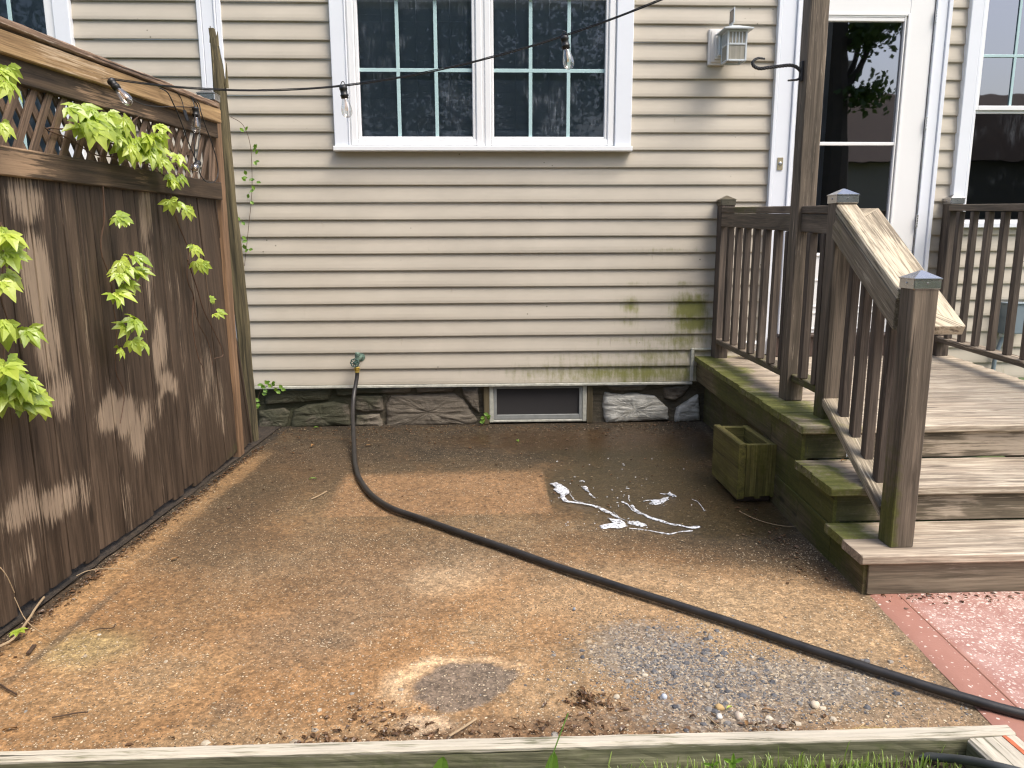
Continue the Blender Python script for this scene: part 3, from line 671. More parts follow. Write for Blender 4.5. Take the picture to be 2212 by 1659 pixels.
for pts in ([(20, 1000), (180, 980), (225, 1010), (200, 1115), (15, 1120)], [(245, 1000), (330, 960), (500, 940), (600, 960), (612, 1090), (400, 1110), (222, 1112)],
            [(640, 900), (820, 900), (828, 1000), (700, 1010), (640, 990)], [(650, 1030), (800, 1020), (830, 1105), (640, 1105)],
            [(872, 902), (1280, 888), (1350, 930), (1435, 1060), (1425, 1088), (845, 1105), (842, 960)], [(1330, 850), (1440, 848), (1448, 1020), (1400, 975), (1345, 905)],
            [(60, 858), (500, 855), (480, 928), (300, 945), (60, 960)], [(520, 855), (1010, 850), (1000, 882), (650, 888), (520, 905)], [(1035, 848), (1310, 846), (1270, 876), (1040, 880)]):
    stone(pts, 553, 'stone')
stone([(597, 882), (700, 895), (790, 885), (860, 897), (925, 902), (1008, 980), (1015, 1058), (800, 1068), (602, 1078), (583, 965)], 1106, 'stonew', .045)
stone([(1062, 982), (1120, 942), (1205, 892), (1215, 1065), (1048, 1072)], 1106, 'stonew', .045)
stone([(600, 835), (880, 835), (850, 868), (640, 868)], 1106, 'stone'); stone([(975, 852), (1150, 840), (1110, 900), (1040, 935), (985, 920)], 1106, 'stone')
# basement window
W4 = E_('basement_window', house, (.4, 0, .0))
frame4('frame', 'dirtyw', .052, .742, .012, .282, .03, -.0, .06, W4, .003, bottom=.016, top=.012)
frame4('screen_frame', 'darkframe', .083, .711, .03, .269, .022, .004, .03, W4, .002, bottom=.034, top=.016)
mb = MB(); mb.add([(.1, .02, .06), (.7, .02, .06), (.7, .02, .26), (.1, .02, .26)], [(0, 1, 2, 3)]); mb.build('screen', M['inner'], W4, fix=False)
pbs('jamb', 'side', [(.012, .05, -.002, .06, .0, .29), (.745, .785, -.002, .06, .0, .29)], W4, .004, seg=.05, sub=.02)

# ================================================================== fence
def fx(y, off=0.0): return -1.416+.0708*y+off
fence = thing('wooden_fence', (-1.6, -2.6, 0), 'brown wooden board fence with lattice top and pale wet patches', 'fence')
FD = Vector((.0708, 1, 0)).normalized(); FNn = Vector((1, -.0708, 0)).normalized()
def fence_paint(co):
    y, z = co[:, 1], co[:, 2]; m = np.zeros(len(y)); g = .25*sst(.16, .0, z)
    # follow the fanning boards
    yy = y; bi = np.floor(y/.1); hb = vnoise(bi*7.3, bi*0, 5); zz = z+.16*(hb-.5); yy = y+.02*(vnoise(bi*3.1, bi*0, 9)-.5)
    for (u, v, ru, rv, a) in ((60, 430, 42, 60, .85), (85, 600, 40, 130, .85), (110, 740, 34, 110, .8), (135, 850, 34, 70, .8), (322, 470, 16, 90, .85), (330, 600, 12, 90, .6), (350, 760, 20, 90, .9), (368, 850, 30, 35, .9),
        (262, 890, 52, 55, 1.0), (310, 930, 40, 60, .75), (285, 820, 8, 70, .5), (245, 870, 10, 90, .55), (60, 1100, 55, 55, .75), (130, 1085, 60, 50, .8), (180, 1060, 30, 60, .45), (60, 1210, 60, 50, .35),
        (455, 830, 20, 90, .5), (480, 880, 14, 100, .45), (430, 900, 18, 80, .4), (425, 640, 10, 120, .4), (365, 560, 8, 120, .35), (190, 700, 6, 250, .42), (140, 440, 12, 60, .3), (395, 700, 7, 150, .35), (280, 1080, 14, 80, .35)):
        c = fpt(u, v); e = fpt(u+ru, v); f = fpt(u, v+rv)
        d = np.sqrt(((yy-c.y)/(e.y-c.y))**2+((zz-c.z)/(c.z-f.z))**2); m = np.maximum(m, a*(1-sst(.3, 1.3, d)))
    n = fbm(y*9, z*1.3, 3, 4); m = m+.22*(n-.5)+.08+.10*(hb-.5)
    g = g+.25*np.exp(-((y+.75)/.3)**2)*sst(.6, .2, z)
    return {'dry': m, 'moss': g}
mb = MB(); yb = -4.6; k = 0; NAILS = []
while yb < -.80:
    wd = rnd.choice((.088, .093, .1, .115, .13)); wd = min(wd, -.79-yb) if -.79-yb < wd+.04 else wd
    def fan(y): return .30*math.exp((y+.80)/.27)
    yt = yb+wd/2; y2 = yt+fan(yt); off = -.020+rnd.uniform(-.004, .004)
    wbot = wd+fan(yb+wd)-fan(yb)
    z0 = .028+rnd.uniform(-.012, .012)-.0
    p0 = Vector((fx(y2, off), y2, z0)); p1 = Vector((fx(yt, off), yt, 1.55))
    mb.plank(p0, p1, wbot*.988, .018, up=FNn, ch=.004, seg=.05, sub=.03, taper=(wd/wbot), wob=.003)
    yb += wd+.004; k += 1
    NAILS.append((yt, off)); 
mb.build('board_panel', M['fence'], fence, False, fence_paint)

def rail_paint(co):
    y, z = co[:, 1], co[:, 2]; n = fbm(y*3, z*7, 9, 3)
    return {'dry': .55*sst(.5, .75, n)+.35*sst(-2.1, -2.6, y)*(z < 1.7)*sst(.3, .6, n), 'moss': .15*sst(.55, .8, fbm(y*2, z*3, 4, 3))}
def frail(name, z0, z1, off, t, mat, y0=-4.6, y1=-.765, **k):
    mb = MB(); zc = (z0+z1)/2
    mb.plank((fx(y0, off), y0, zc), (fx(y1, off), y1, zc+.0), z1-z0, t, up=FNn, seg=.05, sub=.03, ch=.004, **k)
    return mb.build(name, M[mat], fence, False, rail_paint)
frail('bottom_rail', 1.515, 1.612, .0, .036, 'fence_rail')
def tilt_rail(name, za, zb, h, off, t, mat):
    mb = MB(); mb.plank((fx(-4.6, off), -4.6, za-h/2-.03), (fx(-.765, off), -.765, zb-h/2), h, t, up=FNn, seg=.05, sub=.03, ch=.004, wob=.004)
    return mb.build(name, M[mat], fence, False, rail_paint)
tilt_rail('top_rail', 1.93, 1.955, .105, .0, .036, 'fence_rail')
tilt_rail('fascia', 1.985, 2.005, .075, .026, .03, 'cap_wood')
mb = MB(); mb.plank((fx(-4.6, -.01), -4.6, 1.975), (fx(-.79, -.01), -.79, 2.022), .115, .028, seg=.04, sub=.02, ch=.006, jit=.0018, wob=.012)
mb.build('cap_board', M['cap_top'], fence)
mb = MB(); y = -4.6
while y < -.85:
    for sgn, off in ((1, -.004), (-1, -.018)):
        h = .30; d = h*.62*sgn
        if y+d/2 > -.79: continue
        if -1.0 < y < -.86 and sgn < 0: continue
        a = Vector((fx(y-d/2, off), y-d/2, 1.58)); b = Vector((fx(y+d/2, off), y+d/2, 1.58+h))
        mb.plank(a, b, .034, .009, up=FNn, seg=.05, sub=.04, ch=.0015)
    y += .088
mb.build('lattice', M['lattice'], fence)
for y_, z1_ in ((-.87, 1.85), (-.83, 1.80)):
    mb = MB(); a = Vector((fx(y_, -.005), y_, 1.57)); mb.plank(a, Vector((fx(y_+.05, -.005), y_+.05, z1_)), .03, .012, up=FNn, ch=.003, taper=.6); mb.build('broken_slat', M['lattice'], fence)
def cap_mesh(c, zt, w, ht=.036, pk=.03):
    mb = MB(); a = w/2; x, y = c
    mb.box(x-a, x+a, y-a, y+a, zt-.006, zt+ht-.008, ch=.0025)
    b = a+.002; z = zt+ht-.008
    mb.add([(x-b, y-b, z), (x+b, y-b, z), (x+b, y+b, z), (x-b, y+b, z), (x-b, y-b, z+.004), (x+b, y-b, z+.004), (x+b, y+b, z+.004), (x-b, y+b, z+.004), (x-.004, y-.004, z+pk), (x+.004, y-.004, z+pk), (x+.004, y+.004, z+pk), (x-.004, y+.004, z+pk)],
           [(0, 1, 2, 3), (0, 1, 5, 4), (1, 2, 6, 5), (2, 3, 7, 6), (3, 0, 4, 7), (4, 5, 9, 8), (5, 6, 10, 9), (6, 7, 11, 10), (7, 4, 8, 11), (8, 9, 10, 11)])
    mb.lathe((x-a-.001, y+.0, zt+ht*.4), (-1, 0, 0), [(.004, 0), (.003, .002)], 8)
    mb.lathe((x, y-a-.001, zt+ht*.4), (0, -1, 0), [(.004, 0), (.003, .002)], 8)
    return mb
def post(name, parent, x0, y0, z0, z1, mat='rail', w=.091, cap='steel', paint=None):
    mb = MB(); mb.plank((x0+w/2, y0+w/2, z0), (x0+w/2, y0+w/2, z1), w, w, up=(0, 1, 0), seg=.05, sub=.03, ch=.005, jit=.0005)
    p = mb.build(name, M[mat], parent, False, paint)
    if cap: cap_mesh((x0+w/2, y0+w/2), z1, w+.007).build('post_cap', M[cap], p)
    return p
post('post', fence, -1.553, -.755, 0, 2.062, 'cedar', .09, 'steel', lambda co: {'dry': .25*sst(1.2, .6, co[:, 2]), 'moss': 0*co[:, 0]})

# old leaning post
op = MB(); L = []
for (ul, ur, v) in ((452, 463, 62), (456, 470, 90), (460, 480, 140), (463, 487, 190), (469, 493, 260), (478, 500, 340), (485, 508, 430), (492, 518, 520), (500, 527, 600), (513, 537, 700), (522, 544, 800), (531, 551, 880), (539, 558, 960)):
    a = wpt(ul, v, -.36); b = wpt(ur, v, -.36); L.append(((a+b)/2, (b-a).length/2*.98))
prof = []
for j in range(28):
    a = 2*math.pi*(j+.5)/28; c_, s_ = math.cos(a), math.sin(a); r = 1/max(abs(c_), abs(s_)); prof.append((c_*min(r, 1.22), s_*min(r, 1.22)))
vs, gs, fs = [], [], []; n = 90; tot = L[0][0].z-L[-1][0].z
for i in range(n+1):
    z = L[0][0].z-tot*i/n; j = max(q for q in range(len(L)-1) if L[q][0].z >= z-1e-6); t = (L[j][0].z-z)/(L[j][0].z-L[j+1][0].z); c = L[j][0].lerp(L[j+1][0], t); r = L[j][1]*(1-t)+L[j+1][1]*t
    for (a, b) in prof:
        nz = 1+.10*mn.noise((a*2, b*2, z*3))+.05*mn.noise((a*9, b*9, z*5)); vs.append((c.x+a*r*nz, c.y+b*max(.02, min(.045, r*1.3))*nz, z)); gs.append((z, a*r+9, b*r+4))
K = len(prof)
for i in range(n):
    for j in range(K): fs.append((i*K+j, (i+1)*K+j, (i+1)*K+(j+1) % K, i*K+(j+1) % K))
fs.append(tuple(range(K))); fs.append(tuple(n*K+j for j in range(K-1, -1, -1))); op.add(vs, fs, gs)
for (u, v0, v1, du) in ((453, 92, 56, 3), (465, 100, 68, -1), (460, 92, 64, 1), (486, 190, 136, 1)):
    a = wpt(u+4, v0, -.37); b = wpt(u+4-du, v1, -.37); op.tube([a, a.lerp(b, .5), b], [.013, .008, .002], 6)
tag(op.build('weathered_post', M['old'], None, False, lambda co: {'dry': .32*sst(1.9, 2.4, co[:, 2])+.25*sst(.5, .2, co[:, 2]), 'moss': .2*sst(.5, .7, fbm(co[:, 2]*3, co[:, 0]*9, 2))}), 'old dark splintered post leaning between the fence and the siding', 'post')

# ================================================================== deck
deck = thing('deck', (2.3, -1.2, 0), 'weathered wooden deck with steps, railings and metal capped posts', 'deck')
DZ = .476
def dx(y): return 1.499+.043*y
def dr(y): return 3.30+.14*y
def deck_paint(co):
    x, y, z = co[:, 0], co[:, 1], co[:, 2]; n = fbm(x*5, y*5, 3); e = x-(1.499+.043*y)
    g = .95*sst(.36, .02, e+.75*(n-.5)); g = g*np.where(z > .4, 1, .95)
    st = sst(.62, .8, fbm(x*2.5, y*9, 12, 4))
    g = g*np.where((z < .2) & (y < -2.57), .12, 1.0)
    return {'moss': g+.1*st*sst(1.2, .3, e), 'dry': .35+.3*(n-.5)-.5*sst(.4, .1, e)}
mb = MB(); y = -.004; i = 0
while y > -2.0:
    w_ = .1365 if y > -1.9 else .14
    y1 = y-w_; yc = (y+y1)/2
    if y1 < -1.93: y1 = -2.055; yc = (y+y1)/2; w_ = y-y1
    mb.plank((dx(yc)+rnd.uniform(-.004, .004), yc, DZ-.0175), (dr(yc), yc, DZ-.0175), w_-.004, .034, ch=.006, seg=.06, sub=.03, jit=.0006, wob=.001)
    y = y1
mb.build('floor_boards', M['tread'], deck, False, deck_paint)
for (zt, yf, yk) in ((.32, -2.43, -2.035), (.165, -2.735, -2.402)):
    mb = MB(); w2 = (yk-yf-.004)/2
    # tread of two boards
    for c_ in (yf+w2/2, yk-w2/2):
        a = 1.499+.043*c_-.012
        mb.plank((a, c_, zt-.018), (3.2, c_, zt-.018), w2-.002, .036, ch=.005, seg=.05, sub=.03, jit=.0005)
    mb.build('tread', M['tread'], deck, False, deck_paint)
def riser_paint(co):
    x, y, z = co[:, 0], co[:, 1], co[:, 2]; e = x-(1.499+.043*y); n = fbm(x*4, z*8, 6)
    up = (z > .17)
    return {'moss': np.where(up, .95, .25)*sst(.34, .1, e+.2*(n-.5)), 'dry': .3+.5*sst(.5, .7, n)-.2*(z < .15)}
for (y_, z0, z1) in ((-2.03, .322, .440), (-2.40, .167, .283), (-2.712, .002, .128)):
    mb = MB(); x0 = 1.499+.043*y_+.022; mb.plank((x0+.01, y_+.016, (z0+z1)/2), (3.2, y_+.016, (z0+z1)/2), .030, z1-z0, ch=.003, seg=.05, sub=.025)
    mb.build('riser', M['riser'], deck, False, riser_paint)
def side_paint(co):
    y, z = co[:, 1], co[:, 2]; n = fbm(y*3, z*4, 2, 4)
    return {'moss': .25+.5*sst(.35, .65, n)+.25*sst(-1.4, -2.0, y)*sst(.4, .1, z), 'dry': .1*sst(.6, .8, fbm(y*2, z*12, 5))}
def sx(y, o=0): return 1.530+.043*y+o
# rim board, hugging the deck's left edge
mb = MB(); mb.plank((sx(-.0), -.002, .372), (sx(-1.62), -1.62, .372), .03, .138, ch=.003, seg=.05, sub=.025)
mb.build('rim_board', M['side'], deck, False, side_paint)
# stepped stringer, built of vertical-edged pieces
mb = MB()
def sidepiece(ya, yb, z0, z1, o=0):
    mb.plank((sx(ya, o), ya, (z0+z1)/2), (sx(yb, o), yb, (z0+z1)/2), .03, z1-z0, ch=.003, seg=.05, sub=.025)
sidepiece(-1.623, -2.028, .30, .441)
sidepiece(-1.50, -2.028, .15, .2985, .003); sidepiece(-1.50, -2.028, -.02, .1485, .001)
sidepiece(-2.0285, -2.398, .15, .284, .002); sidepiece(-2.0285, -2.398, -.02, .1485, 0); sidepiece(-2.3985, -2.70, -.02, .129, .001)
mb.build('stringer', M['side'], deck, False, side_paint)
mb = MB(); mb.plank((1.60, .03, .12), (1.56, -1.9, .12), .02, .32, ch=.002, seg=.05, sub=.03); mb.build('skirting', M['side'], deck, False, lambda co: {'moss': .55+0*co[:, 0], 'dry': 0*co[:, 0]})
mb = MB(); mb.plank((dr(0)-.03, -.01, .22), (dr(-2.5)-.03, -2.5, .22), .03, .43, ch=.003, seg=.2); mb.build('skirting', M['side'], deck)

def pm(zm, a=.9, hi=None):   # moss near a post's foot
    def f(co):
        z = co[:, 2]; g = a*sst(zm, 0, z-DZ)
        if hi is not None: g = g+.5*np.exp(-((z-hi)/.06)**2)*(co[:, 0] < co[:, 0].min()+.03)
        return {'moss': g, 'dry': .12*fbm(z*4, co[:, 0]*30, 3)}
    return f
post('post', deck, 1.607, -.118, DZ, 1.512, 'bal', .091, 'steeldark', pm(.2, .3))
post('post', deck, 1.563, -1.908, DZ-.002, 1.452, 'rail', .091, 'steel', pm(.22, .9))
D0 = post('post', deck, 1.510, -2.665, .165, 1.128, 'rail', .091, 'steel', lambda co: {'moss': .42*np.exp(-((co[:, 2]-.88)/.1)**2)*(co[:, 0] < 1.54)+.95*sst(.9, .2, co[:, 2])*(co[:, 0] < 1.525), 'dry': .22*fbm(co[:, 2]*5, co[:, 0]*30, 3)})
post('post', deck, 3.168, -.115, DZ, 1.518, 'bal', .091, 'steel', pm(.1, .2))
post('porch_post', deck, 1.552, -1.506, DZ, 3.1, 'rail', .092, None, lambda co: {'moss': .35*sst(.2, 0, co[:, 2]-DZ), 'dry': .18+.1*fbm(co[:, 2]*4, co[:, 0]*30, 3)})
def toprail_paint(co):
    y, z = co[:, 1], co[:, 2]; return {'moss': .75*np.exp(-((y+.62)/.42)**2)*sst(1.40, 1.46, z)+.35*np.exp(-((y+1.3)/.2)**2)*(z < 1.42), 'dry': .1+0*y}
def hz(y): return 1.497+.031*y
for (ya, yb) in ((-.1185, -1.413), (-1.5065, -1.8165)):
    xa = 1.653+.0245*(ya+.118); xb = 1.653+.0245*(yb+.118)
    mb = MB(); mb.plank((xa, ya, hz(ya)-.019), (xb, yb, hz(yb)-.019), .092, .037, ch=.004, seg=.05, sub=.03); mb.build('top_rail', M['rail'], deck, False, toprail_paint)
    mb = MB(); mb.plank((xa-.025, ya, hz(ya)-.083), (xb-.025, yb, hz(yb)-.083), .037, .088, ch=.004, seg=.05, sub=.03); mb.build('top_rail', M['rail'], deck, False, toprail_paint)
    mb = MB(); mb.plank((xa-.0, ya, .596), (xb, yb, .596), .088, .037, ch=.004, seg=.05, sub=.03)
    mb.build('bottom_rail', M['rail'], deck, False, lambda co: {'moss': .35+.45*sst(-.6, -1.9, co[:, 1])+.25*(fbm(co[:, 1]*4, co[:, 0]*9, 1)-.5), 'dry': .25+0*co[:, 0]})
def bal(x, y, z0, z1, w=.039, name='baluster'):
    mb = MB(); mb.plank((x+rnd.uniform(-.002, .002), y, z0), (x+rnd.uniform(-.002, .002), y, z1), w, w, up=(0, 1, 0), ch=.004, seg=.08, sub=.02)
    t = rnd.uniform(-.06, .08); return mb.build(name, M['bal'], deck, False, lambda co: {'dry': t+.1*sst(1.2, .8, co[:, 2]), 'moss': .15*sst(.75, .62, co[:, 2])})
for i in range(7):
    y = -.283+.020-.1835*i
    if y > -1.40: bal(1.643+.0445*(y-.0), y, .6165, hz(y)-.126)
bal(1.582, -1.633, .6165, hz(-1.63)-.126)
bal(1.580, -1.79, .6165, hz(-1.79)-.126)
# stair rail
SL = .496; cs = math.cos(math.atan(SL)); SD = Vector((-.0797*0, -1, -SL)).normalized()
def sxr(y): return 1.6085+.0797*(y+1.908)
def sr(name, xo, ya, yb, ztop, w, t, mat, paint=None, **k):
    """plank along the stair slope; ztop(y) is the height of its upper face"""
    mb = MB(); n_ = Vector((0, -SL, 1)).normalized()
    def P(y): return Vector((sxr(y)+xo, y, ztop(y)))-n_*(t/2)
    mb.plank(P(ya), P(yb), w, t, up=n_, ch=.005, seg=.05, sub=.02, **k)
    return mb.build(name, M[mat], deck, False, paint)
zr = lambda y: 1.440+SL*(y+1.908)
hp = lambda co: {'dry': .35+.5*(fbm(co[:, 1]*6, co[:, 0]*20, 3)-.5)+.25*sst(-2.0, -2.5, co[:, 1]), 'moss': .38*sst(.5, .7, fbm(co[:, 1]*4, co[:, 0]*9, 8))+0*co[:, 0]}
sidep = lambda co: {'dry': .12+.5*(fbm(co[:, 1]*5, co[:, 2]*5, 3)-.5), 'moss': .35+.3*(fbm(co[:, 1]*4, co[:, 2]*6, 8)-.5)*2}
ee = .5
sr('handrail', 0, -1.905, -2.571, zr, .092, .036, 'handrail', hp, end0=-SL, end1=-SL)
sr('handrail_board', -.026, -1.905, -2.571, lambda y: zr(y)-.0415, .038, .105, 'handrail', sidep, end0=-SL, end1=-SL)
def zg(y): return zr(y)-.038+.045*(y+1.85)
mb = MB(); n_ = Vector((0, -SL, 1)).normalized()
def GP(y, xo): return Vector((sxr(y)+xo, y, zg(y)))-n_*.018
# graspable inner rail with mitred returns
def mit(pts, th): return [Vector(p) for p in pts]
xo0, xo1 = .072, .162
y0i, y0o, y1i, y1o = -1.935, -1.86, -2.575, -2.662
def slab4(a, b, c, d, th, nm):
    m_ = MB(); q = [Vector(p) for p in (a, b, c, d)]; dn = -n_*th
    NN = 14; X = (q[1]-q[0]).normalized()
    vs, gs, fs = [], [], []
    for lay in (0, 1):
        for i in range(NN+1):
            for j in range(7):
                p = q[0].lerp(q[1], i/NN).lerp(q[3].lerp(q[2], i/NN), j/6)
                p2 = p+dn*lay; vs.append(p2); gs.append(((p2-q[0]).dot(X)+3*len(nm), (p2-q[0]-X*(p2-q[0]).dot(X)).length, lay*th))
    W = 7*(NN+1)
    for i in range(NN):
        for j in range(6):
            k = i*7+j; fs.append((k, k+1, k+8, k+7)); fs.append((W+k, W+k+7, W+k+8, W+k+1))
    for i in range(NN):
        fs.append((i*7, (i+1)*7, W+(i+1)*7, W+i*7)); fs.append((i*7+6, W+i*7+6, W+i*7+13, i*7+13))
    for j in range(6):
        fs.append((j, W+j, W+j+1, j+1)); fs.append((NN*7+j, NN*7+j+1, W+NN*7+j+1, W+NN*7+j))
    m_.add(vs, fs, gs); return m_.build('handrail', M['handrail'], deck, False, hp)
def HP(y, xo, dz=0): return Vector((sxr(y)+xo, y, zg(y)+dz))
slab4(HP(y0i, xo0), HP(y1i+.002, xo0), HP(y1o, xo1), HP(y0o, xo1), .034, 'a')
slab4(HP(y1i, xo0-.001), HP(y1o-.001, xo1-.001), HP(y1o, .0475), HP(y1i, .0475), .034, 'bb')
slab4(HP(y0o, xo1-.001), HP(y0i+.002, xo0-.001), HP(y0i+.002, .0476), HP(y0o, .0476), .034, 'c')
zb = lambda y: .572+.4326*(y+1.908)
mb = MB(); n2_ = Vector((0, -.4326, 1)).normalized()
mb.plank(Vector((sxr(-1.905), -1.905, zb(-1.905)))-n2_*.018, Vector((sxr(-2.571), -2.571, zb(-2.571)))-n2_*.018, .088, .036, up=n2_, ch=.004, seg=.05, sub=.02, end0=-.43, end1=-.43)
mb.build('bottom_rail', M['handrail'], deck, False, lambda co: {'moss': .38+.7*(fbm(co[:, 1]*7, co[:, 0]*14, 2)-.5), 'dry': .3+0*co[:, 0]})
for y in (-2.02, -2.155, -2.288, -2.42, -2.545): bal(sxr(y)+.012, y, zb(y)-.012, zr(y)-.155)
# right railing
RX = lambda y: 3.210+.13*(y+.115)
mb = MB(); mb.plank((RX(-.117)-.012, -.117, 1.487), (RX(-2.4)-.012, -2.4, 1.412), .08, .042, ch=.004, seg=.06, sub=.03); mb.build('top_rail', M['rail'], deck)
mb = MB(); mb.plank((RX(-.117)-.012, -.117, .597), (RX(-2.4)-.012, -2.4, .597), .088, .037, ch=.004, seg=.06, sub=.03); mb.build('bottom_rail', M['rail'], deck, False, lambda co: {'dry': .5*(co[:, 2] > .6)+.0*co[:, 0], 'moss': .15*(co[:, 2] > .6)})
for i in range(12):
    y = -.235-.1835*i; bal(RX(y)-.026, y, .6165, 1.463+.0325*(y+.1))
# ================================================================== planter
pl = thing('planter_box', (1.36, -1.48, 0), 'mossy open wooden box planter beside the deck steps', 'planter')
pp = lambda co: {'moss': .5+.9*(fbm(co[:, 1]*9+co[:, 0]*9, co[:, 2]*7, 3)-.5)-.2*sst(.05, .0, co[:, 2]), 'dry': .05+0*co[:, 0]}
mb = MB(); mb.plank((1.277, -1.705, .163), (1.277, -1.285, .158), .036, .285, ch=.004, seg=.04, sub=.03); mb.build('side_board', M['planter'], pl, False, pp)
mb = MB(); mb.plank((1.432, -1.68, .163), (1.432, -1.285, .158), .030, .27, ch=.004, seg=.04, sub=.03); mb.build('side_board', M['planter'], pl, False, pp)
mb = MB()
for i in range(6):
    xa = 1.2965+i*.0258; mb.plank((xa+.0129, -1.694, .028+rnd.uniform(-.012, .012)), (xa+.0129, -1.694, .300), .0257, .03, up=(0, 1, 0), ch=.001, seg=.03, sub=.02)
mb.build('front_board', M['planter'], pl, False, pp)
mb = MB(); mb.plank((1.2965, -1.302, .158), (1.416, -1.302, .158), .03, .27, ch=.004); mb.build('back_board', M['planter'], pl, False, pp)
pb('base', 'brownboard', [(1.275, 1.44, -1.67, -1.30, .0, .03)], pl)

# ================================================================== timbers
def tim_paint(co):
    x, y, z = co[:, 0], co[:, 1], co[:, 2]; top = (z > .062); n = fbm(x*7, y*7, 3)
    return {'dry': np.where(top, .85+.5*(n-.5), .12+.25*(fbm(x*3, z*30, 5)-.5)), 'moss': np.where(top, .1*sst(.6, .8, n), .45+.4*(fbm(x*3, z*9, 8)-.5))}
mb = MB(); mb.plank((-1.9, -3.574, .0), (1.345, -3.590, .0), .040, .140, ch=.006, seg=.035, sub=.012, jit=.0009, wob=.003)
tag(mb.build('timber_edging', M['timber'], None, False, tim_paint), 'long weathered edging board running across the near side of the patio', 'timber')
mb = MB(); mb.plank((1.274, -3.616, .0), (1.36, -4.9, .0), .135, .138, ch=.006, seg=.04, sub=.015, jit=.0009, wob=.003)
t2 = mb.build('timber_edging', M['timber'], None, False, tim_paint)
tag(t2, 'short edging beam with a rust red streak at the lower right corner', 'timber')
mb = MB(); mb.plank((1.305, -3.618, .0692), (1.33, -3.93, .0692), .012, .002, ch=.0005, seg=.02, jit=.001); mb.build('rust_streak', flat('rust_stain', (.45, .12, .05), .8, var=.4, sc=40), t2)
mb = MB(); mb.lathe((1.335, -3.745, .069), (0, 0, 1), [(.0075, 0), (.0075, .002), (.004, .003)], 12); mb.build('nail_head', M['iron'], t2)

# ================================================================== wall lantern, door bell, hook, meter box, tap
def crom(P, k=8):
    P = [Vector(p) for p in P]; Q = [P[0]*2-P[1]]+P+[P[-1]*2-P[-2]]; out = []
    for i in range(1, len(Q)-2):
        for j in range(k):
            t = j/k; a, b, c, d = Q[i-1:i+3]
            out.append(.5*((2*b)+(c-a)*t+(2*a-5*b+4*c-d)*t*t+(3*b-a-3*c+d)*t**3))
    return out+[P[-1]]
ln = thing('wall_lantern', (1.62, -.12, 2.38), 'grey lantern with slatted panes on a white block on the siding', 'lantern')
pb('back_plate', 'lampw', [(1.498, 1.615, -.034, -.004, 2.402, 2.622), (1.512, 1.603, -.042, -.0345, 2.418, 2.606), (1.535, 1.600, -.058, -.0425, 2.435, 2.59)], ln, .006)
pb('arm', 'lampg', [(1.55, 1.60, -.095, -.0585, 2.45, 2.58)], ln, .004)
mb = MB(); x0, x1, y0, y1 = 1.562, 1.688, -.225, -.10
for (x, y) in ((x0, y0), (x1, y0), (x0, y1), (x1, y1)): mb.box(x-.006+(.006 if x == x0 else -.006), x+.006+(.006 if x == x0 else -.006), y-.006+(.006 if y == y0 else -.006), y+.006+(.006 if y == y0 else -.006), 2.388, 2.575)
for z in (2.392, 2.488, 2.566):
    mb.box(x0+.0121, x1-.0121, y0-.001, y0+.009, z-.006, z+.006); mb.box(x0+.0121, x1-.0121, y1-.009, y1+.001, z-.006, z+.006)
    mb.box(x0-.001, x0+.009, y0+.0121, y1-.0121, z-.006, z+.006); mb.box(x1-.009, x1+.001, y0+.0121, y1-.0121, z-.006, z+.006)
for i in range(1, 5):
    x = x0+.012+(x1-x0-.024)*i/5; mb.box(x-.0035, x+.0035, y0, y0+.006, 2.4945, 2.5595, ch=.001)
    y = y0+.012+(y1-y0-.024)*i/5; mb.box(x0, x0+.006, y-.0035, y+.0035, 2.4945, 2.5595, ch=.001)
mb.build('frame', M['lampg'], ln)
mb = MB(); c = (1.625, -.162, 0); a = .092
mb.add([(c[0]-a, c[1]-a, 2.572), (c[0]+a, c[1]-a, 2.572), (c[0]+a, c[1]+a, 2.572), (c[0]-a, c[1]+a, 2.572), (c[0]-a, c[1]-a, 2.580), (c[0]+a, c[1]-a, 2.580), (c[0]+a, c[1]+a, 2.580), (c[0]-a, c[1]+a, 2.580), (c[0]-.02, c[1]-.02, 2.607), (c[0]+.02, c[1]-.02, 2.607), (c[0]+.02, c[1]+.02, 2.607), (c[0]-.02, c[1]+.02, 2.607)],
       [(0, 1, 2, 3), (0, 1, 5, 4), (1, 2, 6, 5), (2, 3, 7, 6), (3, 0, 4, 7), (4, 5, 9, 8), (5, 6, 10, 9), (6, 7, 11, 10), (7, 4, 8, 11), (8, 9, 10, 11)])
mb.build('roof', M['lampg'], ln)
mb = MB(); mb.plank((1.606, -.20, 2.665), (1.606, -.11, 2.665), .006, .092, ch=.002); sp_ = mb.build('solar_panel', M['lampg'], ln)
mb = MB(); mb.box(1.6015, 1.6025, -.192, -.118, 2.628, 2.702, ch=.0002); mb.build('cell', M['solar'], sp_)
mb = MB(); mb.tube([(1.608, -.158, 2.60), (1.608, -.158, 2.63)], .006, 8); mb.build('stem', M['lampg'], ln)
def ribglass():
    m = NT('ribbed_glass'); P = m.pos(); n = m.noise(m.scale(P, (260, 260, 4)), 1, 2, .5)
    tr = m.n('ShaderNodeBsdfTransparent', {'Color': (.75, .75, .7)}).outputs[0]; df = m.n('ShaderNodeBsdfDiffuse', {'Color': m.mix(n, (.25, .24, .2), (.6, .58, .52))}).outputs[0]
    mx = m.n('ShaderNodeMixShader', {0: .6, 1: tr, 2: df}).outputs[0]; m.t.links.new(mx, m.out.inputs[0]); return m.m
rg = ribglass()
mb = MB(); mb.box(x0+.013, x1-.013, y0+.003, y0+.0045, 2.398, 2.562, ch=.0002); mb.box(x0+.003, x0+.0045, y0+.013, y1-.013, 2.398, 2.562, ch=.0002); mb.box(x1-.0045, x1-.003, y0+.013, y1-.013, 2.398, 2.562, ch=.0002)
mb.build('lamp_glass', rg, ln)
